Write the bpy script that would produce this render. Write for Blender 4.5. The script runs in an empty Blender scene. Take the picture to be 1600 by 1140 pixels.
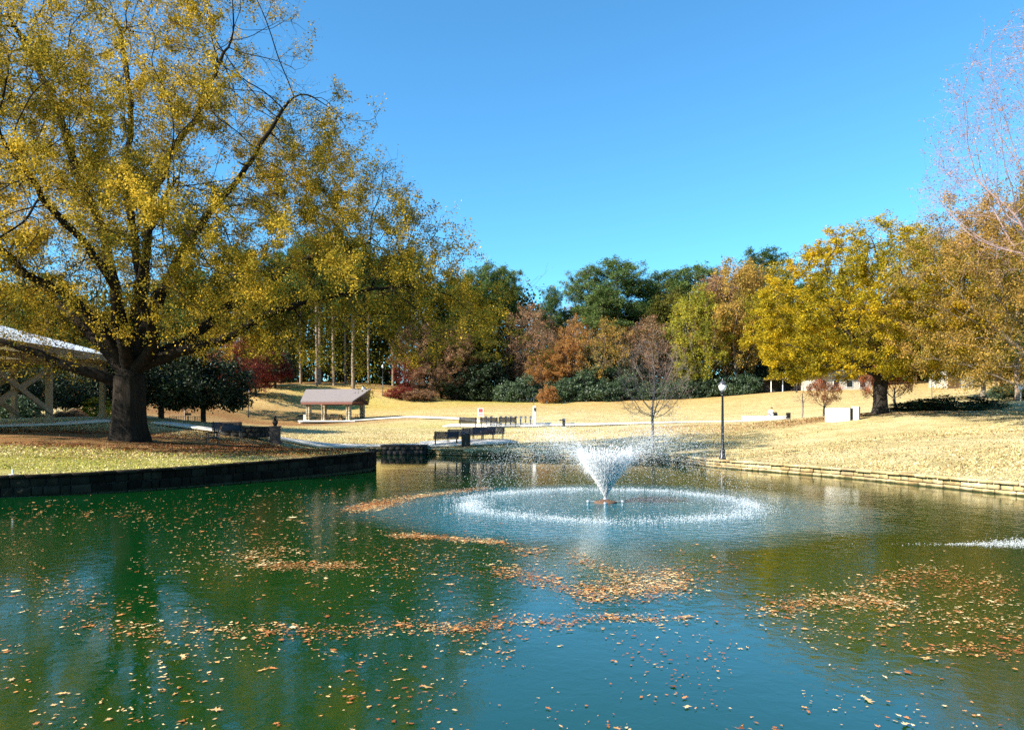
import bpy, math, random
import numpy as np
from mathutils import Vector, Matrix, geometry
random.seed(11)
R = np.random.default_rng(11)
sc = bpy.context.scene
D2R = math.radians

# ------------------------------------------------------------------ camera, sky, sun
EYE = 2.4                 # metres above the pond
FPX, HOR = 1164.0, 655.0  # focal length and horizon row of the photograph, in its own pixels
cam_d = bpy.data.cameras.new("camera")
cam = bpy.data.objects.new("camera", cam_d)
sc.collection.objects.link(cam)
cam.location = (0, 0, EYE)
cam.rotation_euler = (D2R(90), 0, 0)
cam_d.sensor_width = 36
cam_d.sensor_fit = 'HORIZONTAL'
cam_d.lens = FPX / 1600 * 36
cam_d.shift_y = (HOR - 570) / 1600
cam_d.clip_end = 6000
cam_d.clip_start = 0.1
sc.camera = cam

SUN_EL, SUN_V = D2R(34), Vector((-1.0, -0.52))
sun_rot = math.atan2(SUN_V.x, SUN_V.y)
w = bpy.data.worlds.new("World")
sc.world = w
w.use_nodes = True
nt = w.node_tree
sky = nt.nodes.new('ShaderNodeTexSky')
sky.sky_type = 'NISHITA'
sky.sun_disc = False
sky.sun_elevation = SUN_EL
sky.sun_rotation = sun_rot
sky.air_density = 1.0
sky.dust_density = 0.0
sky.ozone_density = 3.5
sky.altitude = 300
bg = nt.nodes['Background']
bg.inputs['Strength'].default_value = 0.072
tint = nt.nodes.new('ShaderNodeMix'); tint.data_type = 'RGBA'; tint.blend_type = 'MULTIPLY'
tint.inputs[0].default_value = 1.0
tint.inputs[7].default_value = (.62, 1.22, 1.38, 1)      # clear deep blue autumn air
nt.links.new(sky.outputs[0], tint.inputs[6])
nt.links.new(tint.outputs[2], bg.inputs['Color'])
sd = bpy.data.lights.new("sun", 'SUN')
sd.energy = 5.0
sd.angle = D2R(0.5)
sd.color = (1.0, 0.93, 0.80)
sun = bpy.data.objects.new("sun", sd)
sc.collection.objects.link(sun)
sv = Vector((SUN_V.x, SUN_V.y, 0)).normalized() * math.cos(SUN_EL) + Vector((0, 0, math.sin(SUN_EL)))
sun.rotation_euler = sv.to_track_quat('Z', 'Y').to_euler()
sc.view_settings.view_transform = 'Standard'
sc.view_settings.look = 'None'
sc.view_settings.exposure = 1.5
sc.view_settings.gamma = 1
sc.render.engine = 'CYCLES'
sc.cycles.max_bounces = 6
sc.cycles.diffuse_bounces = 2
sc.cycles.glossy_bounces = 3
sc.cycles.transmission_bounces = 3
sc.cycles.transparent_max_bounces = 24
sc.cycles.caustics_reflective = False
sc.cycles.caustics_refractive = False
sc.cycles.use_denoising = False

# ------------------------------------------------------------------ helpers
def link(o):
    sc.collection.objects.link(o)
    return o

def tag(o, label=None, cat=None, group=None, kind=None):
    if label: o['label'] = label
    if cat: o['category'] = cat
    if group: o['group'] = group
    if kind: o['kind'] = kind
    return o

def thing(name, loc, label, cat, group=None, rz=0.0, s=1.0):
    o = link(bpy.data.objects.new(name, None))
    o.empty_display_size = 0.2
    o.location = loc
    o.rotation_euler = (0, 0, rz)
    o.scale = (s, s, s) if not hasattr(s, '__len__') else s
    return tag(o, label, cat, group)

def raw_mesh(name, V, Fs, smooth=False):
    """V (n,3); Fs: list of index arrays, each (m,k)."""
    me = bpy.data.meshes.new(name)
    V = np.asarray(V, dtype=np.float32)
    me.vertices.add(len(V))
    me.vertices.foreach_set('co', V.ravel())
    Fs = [np.asarray(f, dtype=np.int32) for f in Fs if len(f)]
    flat = np.concatenate([f.ravel() for f in Fs])
    tot = np.concatenate([np.full(len(f), f.shape[1], dtype=np.int32) for f in Fs])
    start = np.concatenate([[0], np.cumsum(tot)[:-1]]).astype(np.int32)
    me.loops.add(len(flat))
    me.loops.foreach_set('vertex_index', flat)
    me.polygons.add(len(tot))
    me.polygons.foreach_set('loop_start', start)
    if smooth:
        me.polygons.foreach_set('use_smooth', np.ones(len(tot), dtype=bool))
    me.update(calc_edges=True)
    return me

def obj(name, me, mat=None, parent=None):
    o = link(bpy.data.objects.new(name, me))
    if mat is not None and not me.materials:
        me.materials.append(mat)
    if parent is not None:
        o.parent = parent
    return o

def copy_tree(o, parent=None):
    c = link(o.copy())
    c.parent = parent
    for ch in o.children:
        copy_tree(ch, c)
    return c

class MB:
    """Collects boxes, tubes, lathes and polygons, then links them as one mesh."""
    def __init__(s):
        s.v, s.f = [], []
    def add(s, vs, fs):
        n = len(s.v)
        s.v += [tuple(v) for v in vs]
        s.f += [[i + n for i in f] for f in fs]
        return s
    def box(s, c, d, rz=0.0, rx=0.0, ry=0.0, taper=1.0):
        hx, hy, hz = d[0] / 2, d[1] / 2, d[2] / 2
        M = Matrix.Translation(c) @ Matrix.Rotation(rz, 4, 'Z') @ Matrix.Rotation(ry, 4, 'Y') @ Matrix.Rotation(rx, 4, 'X')
        vs = []
        for z in (-1, 1):
            t = taper if z > 0 else 1.0
            for x, y in ((-1, -1), (1, -1), (1, 1), (-1, 1)):
                vs.append(M @ Vector((x * hx * t, y * hy * t, z * hz)))
        return s.add(vs, [[3, 2, 1, 0], [4, 5, 6, 7], [0, 1, 5, 4], [1, 2, 6, 5], [2, 3, 7, 6], [3, 0, 4, 7]])
    def tube(s, p, q, r0, r1=None, n=8):
        r1 = r0 if r1 is None else r1
        p, q = Vector(p), Vector(q)
        d = (q - p).normalized()
        u = d.orthogonal().normalized()
        v = d.cross(u)
        vs = []
        for c, r in ((p, r0), (q, r1)):
            for i in range(n):
                a = 2 * math.pi * i / n
                vs.append(c + (u * math.cos(a) + v * math.sin(a)) * r)
        fs = [[i, (i + 1) % n, n + (i + 1) % n, n + i] for i in range(n)]
        fs += [list(range(n))[::-1], list(range(n, 2 * n))]
        return s.add(vs, fs)
    def path(s, pts, r, n=6):
        for a, b in zip(pts[:-1], pts[1:]):
            s.tube(a, b, r, r, n)
        return s
    def lathe(s, prof, n=16, c=(0, 0, 0), caps=True):
        vs = []
        for r, z in prof:
            for i in range(n):
                a = 2 * math.pi * i / n
                vs.append((c[0] + r * math.cos(a), c[1] + r * math.sin(a), c[2] + z))
        fs = []
        for k in range(len(prof) - 1):
            for i in range(n):
                j = (i + 1) % n
                fs.append([k * n + i, k * n + j, (k + 1) * n + j, (k + 1) * n + i])
        if caps:
            fs.append(list(range(n))[::-1])
            fs.append([(len(prof) - 1) * n + i for i in range(n)])
        return s.add(vs, fs)
    def ring(s, c, rad, r, axis='Y', n=18, k=5):
        vs, fs = [], []
        for i in range(n):
            a = 2 * math.pi * i / n
            for j in range(k):
                b = 2 * math.pi * j / k
                rr = rad + r * math.cos(b)
                x, y, z = rr * math.cos(a), r * math.sin(b), rr * math.sin(a)
                if axis == 'X': x, y = y, x
                if axis == 'Z': y, z = z, y
                vs.append((c[0] + x, c[1] + y, c[2] + z))
        for i in range(n):
            for j in range(k):
                i2, j2 = (i + 1) % n, (j + 1) % k
                fs.append([i * k + j, i2 * k + j, i2 * k + j2, i * k + j2])
        return s.add(vs, fs)
    def build(s, name, mat, parent=None, smooth=False, bevel=0.0):
        me = bpy.data.meshes.new(name)
        me.from_pydata(s.v, [], s.f)
        me.validate()
        if smooth:
            for p in me.polygons: p.use_smooth = True
        me.materials.append(mat)
        o = obj(name, me, None, parent)
        if bevel:
            m = o.modifiers.new('bevel', 'BEVEL')
            m.width = bevel; m.segments = 2; m.limit_method = 'ANGLE'
        return o

def nse(P, sc_=1.0, seed=0, octs=3):
    """cheap smooth 3D value in about -1..1 from sums of sines"""
    r = np.random.default_rng(seed)
    out = np.zeros(len(P)); amp = 1.0; tot = 0
    f = sc_
    for o in range(octs):
        for k in range(4):
            d = r.normal(size=3); d /= np.linalg.norm(d)
            out += amp * np.sin(P @ d * f * (1 + .35 * k) + r.uniform(0, 6.28)) * .5
        tot += amp * 1.0
        amp *= .6; f *= 2.1
    return np.clip(out / tot, -1.3, 1.3)

# ------------------------------------------------------------------ materials
MATS = {}
def newmat(name):
    m = bpy.data.materials.new(name)
    m.use_nodes = True
    MATS[name] = m
    t = m.node_tree
    return m, t, t.nodes['Principled BSDF'], t.nodes['Material Output']

def ramp(t, fac, stops):
    n = t.nodes.new('ShaderNodeValToRGB')
    e = n.color_ramp.elements
    while len(e) < len(stops): e.new(0.5)
    for el, (p, c) in zip(e, stops):
        el.position = p; el.color = (*c, 1)
    t.links.new(fac, n.inputs[0])
    return n.outputs[0]

def noise(t, scale, detail=4, rough=.6, vec=None, dist=0.0):
    n = t.nodes.new('ShaderNodeTexNoise')
    n.inputs['Scale'].default_value = scale
    n.inputs['Detail'].default_value = detail
    n.inputs['Roughness'].default_value = rough
    n.inputs['Distortion'].default_value = dist
    if vec is None:
        tc = t.nodes.new('ShaderNodeTexCoord'); vec = tc.outputs['Object']
    t.links.new(vec, n.inputs['Vector'])
    return n.outputs['Fac']

def math_(t, op, a, b=None, c=None, clamp=False):
    n = t.nodes.new('ShaderNodeMath'); n.operation = op; n.use_clamp = clamp
    for i, x in enumerate((a, b, c)):
        if x is None: continue
        if isinstance(x, (int, float)): n.inputs[i].default_value = x
        else: t.links.new(x, n.inputs[i])
    return n.outputs[0]

def mixc(t, fac, a, b):
    n = t.nodes.new('ShaderNodeMix'); n.data_type = 'RGBA'
    for i, x in ((0, fac), (6, a), (7, b)):
        if isinstance(x, (int, float)): n.inputs[i].default_value = x
        elif isinstance(x, tuple): n.inputs[i].default_value = (*x, 1)
        else: t.links.new(x, n.inputs[i])
    return n.outputs[2]

def bump(t, h, strength, dist, normal=None):
    n = t.nodes.new('ShaderNodeBump')
    n.inputs['Distance'].default_value = dist
    if isinstance(strength, (int, float)): n.inputs['Strength'].default_value = strength
    else: t.links.new(strength, n.inputs['Strength'])
    t.links.new(h, n.inputs['Height'])
    if normal is not None: t.links.new(normal, n.inputs['Normal'])
    return n.outputs[0]

def solid(name, c1, c2=None, scale=3, rough=.7, metal=0.0, bmp=0.0, bscale=30, spec=.4):
    m, t, p, o = newmat(name)
    c2 = c2 or tuple(x * .75 for x in c1)
    n = noise(t, scale, 5, .65)
    t.links.new(ramp(t, n, [(.3, c2), (.7, c1)]), p.inputs['Base Color'])
    p.inputs['Roughness'].default_value = rough
    p.inputs['Metallic'].default_value = metal
    p.inputs['Specular IOR Level'].default_value = spec
    if bmp:
        t.links.new(bump(t, noise(t, bscale, 4), bmp, .05), p.inputs['Normal'])
    return m

def leafmat(name, cols, scale=.25, trans=.4, spread=.45, gloss=0.0):
    """cols: three or four colours from one clump kind to another; every leaf also varies."""
    m, t, p, out = newmat(name)
    g = t.nodes.new('ShaderNodeNewGeometry')
    n = noise(t, scale, 3, .6)
    r = math_(t, 'SUBTRACT', g.outputs['Random Per Island'], .5)
    oi = t.nodes.new('ShaderNodeObjectInfo')
    ro = math_(t, 'SUBTRACT', oi.outputs['Random'], .5)
    n2 = math_(t, 'MULTIPLY_ADD', math_(t, 'SUBTRACT', n, .5), 2.2, .5)
    n2 = math_(t, 'MULTIPLY_ADD', ro, .25, n2)
    f = math_(t, 'MULTIPLY_ADD', r, spread, n2, clamp=True)
    k = len(cols)
    col = ramp(t, f, [(.08 + .84 * i / (k - 1), c) for i, c in enumerate(cols)])
    hs = t.nodes.new('ShaderNodeHueSaturation')
    hs.inputs['Saturation'].default_value = 1.0
    vr = math_(t, 'MULTIPLY_ADD', math_(t, 'FRACT', math_(t, 'MULTIPLY', g.outputs['Random Per Island'], 37.7)), .7, .65)
    t.links.new(vr, hs.inputs['Value'])
    t.links.new(col, hs.inputs['Color'])
    col = hs.outputs[0]
    d = t.nodes.new('ShaderNodeBsdfDiffuse'); t.links.new(col, d.inputs[0])
    tr = t.nodes.new('ShaderNodeBsdfTranslucent'); t.links.new(col, tr.inputs[0])
    mx = t.nodes.new('ShaderNodeMixShader'); mx.inputs[0].default_value = trans
    t.links.new(d.outputs[0], mx.inputs[1]); t.links.new(tr.outputs[0], mx.inputs[2])
    res = mx.outputs[0]
    if gloss:
        gl = t.nodes.new('ShaderNodeBsdfGlossy'); gl.inputs['Roughness'].default_value = .55
        m2 = t.nodes.new('ShaderNodeMixShader'); m2.inputs[0].default_value = gloss
        t.links.new(res, m2.inputs[1]); t.links.new(gl.outputs[0], m2.inputs[2]); res = m2.outputs[0]
    t.links.new(res, out.inputs['Surface'])
    return m

L_OAK = leafmat('oak_leaves', [(.085, .074, .013), (.21, .158, .022), (.42, .295, .032), (.60, .39, .045)], .20, .40, .5)
L_GOLD = leafmat('golden_leaves', [(.16, .15, .018), (.34, .26, .02), (.52, .36, .018), (.50, .27, .02)], .22, .40, .45)
L_BRONZE = leafmat('bronze_leaves', [(.16, .13, .03), (.34, .22, .05), (.44, .25, .06)], .25, .35, .5)
L_RUST = leafmat('rust_leaves', [(.13, .075, .04), (.27, .15, .08), (.36, .22, .13)], .22, .35, .5)
L_ORANGE = leafmat('orange_leaves', [(.24, .11, .04), (.42, .20, .06), (.38, .25, .07)], .3, .4, .5)
L_RED = leafmat('red_leaves', [(.09, .018, .015), (.20, .04, .03), (.26, .10, .06)], .3, .35, .5)
L_CORAL = leafmat('coral_leaves', [(.40, .10, .05), (.58, .20, .09), (.60, .30, .16)], .8, .45, .6)
L_YGREEN = leafmat('yellow_green_leaves', [(.12, .13, .02), (.26, .25, .03), (.42, .33, .04)], .25, .4, .4)
L_OLIVE = leafmat('olive_leaves', [(.035, .05, .012), (.09, .09, .02), (.17, .14, .03)], .22, .3, .5)
L_PINE = leafmat('pine_needles', [(.03, .06, .018), (.07, .11, .03), (.13, .17, .05)], .3, .2, .5)
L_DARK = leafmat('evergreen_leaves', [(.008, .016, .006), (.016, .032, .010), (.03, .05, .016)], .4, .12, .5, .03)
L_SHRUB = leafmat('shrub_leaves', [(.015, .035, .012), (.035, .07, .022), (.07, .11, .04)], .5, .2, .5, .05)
L_PINK = leafmat('bud_twigs', [(.30, .17, .14), (.42, .26, .20)], .3, .3, .5)
L_FALL = leafmat('fallen_leaf', [(.26, .09, .035), (.40, .16, .055), (.52, .28, .10), (.64, .48, .25)], .5, .05, 1.0)

L_LITTER = leafmat('litter_leaf', [(.09, .035, .018), (.20, .075, .03), (.30, .13, .05), (.42, .24, .11)], .5, .05, 1.0)

def barkmat(name, c1, c2, sc_=(6, 6, 1.2), b=.8):
    m, t, p, o = newmat(name)
    tc = t.nodes.new('ShaderNodeTexCoord'); mp = t.nodes.new('ShaderNodeMapping')
    mp.inputs['Scale'].default_value = sc_
    t.links.new(tc.outputs['Object'], mp.inputs['Vector'])
    n = noise(t, 1.0, 6, .7, mp.outputs[0], .3)
    t.links.new(ramp(t, n, [(.35, c2), (.65, c1)]), p.inputs['Base Color'])
    p.inputs['Roughness'].default_value = .95
    p.inputs['Specular IOR Level'].default_value = .15
    t.links.new(bump(t, n, b, .08), p.inputs['Normal'])
    return m
B_OAK = barkmat('oak_bark', (.028, .021, .015), (.009, .007, .005))
B_PINE = barkmat('pine_bark', (.30, .22, .16), (.14, .10, .07))
B_GREY = barkmat('grey_bark', (.20, .17, .14), (.09, .075, .06))
B_BARE = barkmat('bare_twig_bark', (.30, .24, .20), (.17, .13, .11))
B_DARK = barkmat('dark_bark', (.04, .033, .027), (.018, .015, .012))
B_MAPLE = barkmat('budding_bark', (.36, .26, .25), (.22, .15, .15))

CONC = solid('concrete', (.62, .58, .50), (.50, .46, .40), 1.5, .85, bmp=.2)
WHITE = solid('white_paint', (.80, .79, .76), (.68, .66, .62), 4, .5)
WROOF = solid('white_metal_roof', (.82, .82, .80), (.70, .70, .69), 1.2, .35)
CREAM = solid('cream_render', (.46, .43, .36), (.36, .33, .27), 2, .8)
TIMBER = solid('cream_painted_timber', (.34, .24, .14), (.24, .165, .095), 5, .75, bmp=.2)
BLACK = solid('black_painted_metal', (.012, .012, .014), (.008, .008, .009), 6, .35)
DGREY = solid('dark_weathered_stone', (.035, .033, .03), (.018, .017, .016), 4, .9, bmp=.6)
BENCHM = solid('bench_slat_metal', (.05, .05, .07), (.035, .035, .05), 6, .22, metal=.7)
STEEL = solid('galvanised_steel', (.50, .51, .52), (.38, .39, .40), 6, .35, metal=.7)
BRONZE = solid('dark_bronze', (.03, .022, .016), (.015, .012, .010), 9, .4, metal=.4)
PEDES = solid('pedestal_granite', (.04, .032, .03), (.022, .018, .018), 14, .7)
REDSTONE = solid('brown_sign_face', (.45, .10, .09), (.32, .07, .06), 9, .6)
BROWN = solid('brown_wood', (.13, .07, .04), (.08, .045, .025), 7, .8, bmp=.3)
GLASSY = solid('solar_glass', (.02, .03, .07), (.015, .02, .05), 9, .12, metal=.3)
BLUEM = solid('bike_blue_paint', (.10, .16, .35), (.08, .12, .28), 9, .4)
RUBBER = solid('rubber', (.02, .02, .02), None, 9, .8)
SKIN = solid('skin', (.50, .30, .21), (.45, .27, .19), 9, .6)
SHIRT = solid('white_cotton', (.80, .80, .80), (.72, .72, .74), 9, .9)
JEANS = solid('faded_denim', (.32, .34, .40), (.25, .27, .33), 15, .9)
HAIRM = solid('dark_hair', (.03, .02, .015), None, 20, .7)
MOONM, _t, _p, _o = newmat('moon_surface')
_p.inputs['Base Color'].default_value = (0, 0, 0, 1)
_p.inputs['Emission Color'].default_value = (.12, .30, .36, 1)
_p.inputs['Emission Strength'].default_value = 1.0

def stonemat(name, stops, damp=True):
    m, t, p, o = newmat(name)
    g = t.nodes.new('ShaderNodeNewGeometry')
    n = noise(t, 3.5, 6, .7)
    f = math_(t, 'MULTIPLY_ADD', math_(t, 'SUBTRACT', n, .5), .9, g.outputs['Random Per Island'], clamp=True)
    # damp, algae-dark band just above the waterline
    tc = t.nodes.new('ShaderNodeTexCoord'); sx = t.nodes.new('ShaderNodeSeparateXYZ'); t.links.new(tc.outputs['Object'], sx.inputs[0])
    mr = t.nodes.new('ShaderNodeMapRange'); mr.inputs[1].default_value = .09; mr.inputs[2].default_value = .03
    t.links.new(math_(t, 'MULTIPLY_ADD', noise(t, 2.5, 4), .16, math_(t, 'SUBTRACT', sx.outputs[2], .08)), mr.inputs[0])
    col = ramp(t, f, stops)
    st = ramp(t, noise(t, .9, 6, .7), [(.45, (.35, .33, .28)), (.62, (1, 1, 1))])
    mm = t.nodes.new('ShaderNodeMix'); mm.data_type = 'RGBA'; mm.blend_type = 'MULTIPLY'; mm.inputs[0].default_value = .7
    t.links.new(col, mm.inputs[6]); t.links.new(st, mm.inputs[7])
    t.links.new(mixc(t, mr.outputs[0], mm.outputs[2], (.045, .045, .02)) if damp else mm.outputs[2], p.inputs['Base Color'])
    p.inputs['Roughness'].default_value = 1
    p.inputs['Specular IOR Level'].default_value = .1
    t.links.new(bump(t, noise(t, 14, 6, .7), .7, .04), p.inputs['Normal'])
    return m
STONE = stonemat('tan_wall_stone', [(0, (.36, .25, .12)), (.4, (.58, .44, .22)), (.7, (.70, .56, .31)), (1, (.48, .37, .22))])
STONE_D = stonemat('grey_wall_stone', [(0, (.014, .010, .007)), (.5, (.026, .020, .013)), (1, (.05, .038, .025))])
STONE_P = stonemat('pavilion_stone', [(0, (.28, .22, .14)), (.5, (.42, .36, .25)), (1, (.55, .48, .36))], False)
# ------------------------------------------------------------------ ground, pond, paths
def at(px, py, Y):
    return ((px - 800) / FPX * Y, Y, EYE - (py - HOR) / FPX * Y)
def on_water(px, py):
    Y = EYE * FPX / (py - HOR)
    return ((px - 800) / FPX * Y, Y)

POND = [(-30, 2.6), (-33, 10), (-28, 17.5), (-21, 21)] + [on_water(*p) for p in
        ((0, 778), (150, 771), (300, 760), (450, 748), (540, 739), (585, 732.5))] + \
       [(-7.0, 38.6), (-9.4, 41.8), (-12.4, 45.0), (-12.6, 48.5)] + [on_water(*p) for p in
        ((560, 709), (600, 708.6), (665, 708.8), (692, 711), (760, 712.5), (850, 714), (950, 715.5), (1030, 718), (1080, 725), (1110, 730),
         (1200, 737), (1320, 747), (1450, 760), (1600, 776))] + [(20.5, 17), (24, 11), (23, 2.6)]
# smooth the shore (Chaikin, keeping it close)
def chaikin(P, it=2):
    for _ in range(it):
        Q = []
        for i in range(len(P)):
            a, b = Vector(P[i]), Vector(P[(i + 1) % len(P)])
            Q.append(tuple(a * .78 + b * .22)); Q.append(tuple(a * .22 + b * .78))
        P = Q
    return P
SH = chaikin(POND, 2)
SHA = np.array(SH)

def wall_top(x, y):
    # left lawn wall is high, the others low
    t = 1 / (1 + np.exp(-(x + 9) / 1.2))
    t2 = 1 / (1 + np.exp(-(y - 41.5) / 0.8))
    left = .64 + .22 * np.clip((y - 22) / 14, 0, 1)
    t = np.maximum(t * (1 / (1 + np.exp(-(x + 6.0) / .3))), t2)
    return left * (1 - t) + .40 * t

CP = []
for px, py, Y in [(750, 692, 55), (700, 694, 53), (790, 667, 75), (520, 657, 95), (388, 661, 95), (850, 622, 130), (700, 621, 132), (600, 603, 130), (640, 610, 130),
                  (1000, 621, 130), (1200, 612, 125), (1100, 619, 128), (480, 607, 120), (400, 615, 110), (300, 625, 110), (0, 622, 125), (150, 632, 110),
                  (1380, 645, 58), (1225, 655, 75), (1600, 641, 58), (1600, 605, 100), (1600, 632, 62), (1300, 700, 39), (1450, 690, 37),
                  (1600, 692, 33), (1128, 716, 37.5), (1040, 663, 70), (1160, 660, 72), (200, 690, 36), (0, 667, 44), (100, 655, 50), (0, 655, 52), (0, 703, 29),
                  (300, 700, 35), (430, 684, 46), (500, 694, 47), (540, 698, 48), (250, 655, 55), (300, 664, 70), (335, 697, 37), (385, 684, 47), (360, 637, 95),
                  (240, 645, 85), (700, 640, 100), (520, 632, 115), (1000, 640, 100), (900, 650, 85), (650, 676, 65), (560, 672, 66), (460, 668, 75), (900, 690, 56),
                  (1000, 685, 55), (1200, 690, 48), (1300, 668, 52), (1450, 662, 50), (1300, 625, 95), (1450, 620, 92), (1250, 612, 108), (1500, 607, 105),
                  (-300, 650, 60), (1800, 650, 45), (1900, 700, 28), (-300, 690, 30)]:
    CP.append(at(px, py, Y))
for x, y, z in [(-60, 40, 4), (60, 40, 5), (-80, 90, 8), (90, 90, 9), (-120, 150, 11), (120, 150, 11), (0, 160, 9), (-60, 160, 11), (60, 160, 10), (-200, 260, 14), (200, 260, 14),
                (0, 260, 13), (-40, 5, 1.2), (35, 5, 1.0), (0, -3, .75), (-30, -10, .9), (30, -10, .9), (-200, 0, 6), (200, 0, 6), (0, -60, 1.2), (-90, -90, 3), (90, -90, 3), (0, 400, 15), (-300, 400, 16), (300, 400, 16)]:
    CP.append((x, y, z))
CP = np.array(CP)
CPX = np.concatenate([CP, np.c_[SHA, wall_top(SHA[:, 0], SHA[:, 1])][::3]])
def phi(d):
    return np.sqrt(d * d + 16)
_A = phi(np.linalg.norm(CPX[:, None, :2] - CPX[None, :, :2], axis=2))
_w = np.linalg.solve(_A.T @ _A + np.eye(len(_A)) * .5, _A.T @ (CPX[:, 2] - 2.0))
def shore_dist(x, y):
    P = np.c_[np.ravel(x), np.ravel(y)]
    out = np.full(len(P), 1e9)
    A, B = SHA, np.roll(SHA, -1, 0)
    for a, b in zip(A, B):
        ab = b - a
        t = np.clip(((P - a) @ ab) / (ab @ ab + 1e-9), 0, 1)
        out = np.minimum(out, np.linalg.norm(P - (a + t[:, None] * ab), axis=1))
    return out
def ground_z(x, y):
    x = np.atleast_1d(np.asarray(x, float)); y = np.atleast_1d(np.asarray(y, float))
    z = np.empty(len(x))
    for i in range(0, len(x), 4000):
        d = np.linalg.norm(np.c_[x[i:i + 4000], y[i:i + 4000]][:, None, :] - CPX[None, :, :2], axis=2)
        z[i:i + 4000] = phi(d) @ _w + 2.0
    sd_ = shore_dist(x, y)
    wt = wall_top(x, y)
    k = np.exp(-(sd_ / 1.6) ** 2)
    z = z * (1 - k) + wt * k
    return np.maximum(z, .34)
def gz(x, y):
    return float(ground_z([x], [y])[0])
def stand(px, Y):
    """the point on the ground straight under column px at distance Y"""
    x = (px - 800) / FPX * Y
    return (x, Y, gz(x, Y))
def inside_np(x, y):
    c = np.zeros(len(x), bool)
    n = len(SHA)
    for i in range(n):
        x1, y1 = SHA[i]; x2, y2 = SHA[i - 1]
        m = ((y1 > y) != (y2 > y)) & (x < (x2 - x1) * (y - y1) / (y2 - y1 + 1e-12) + x1)
        c ^= m
    return c

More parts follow.
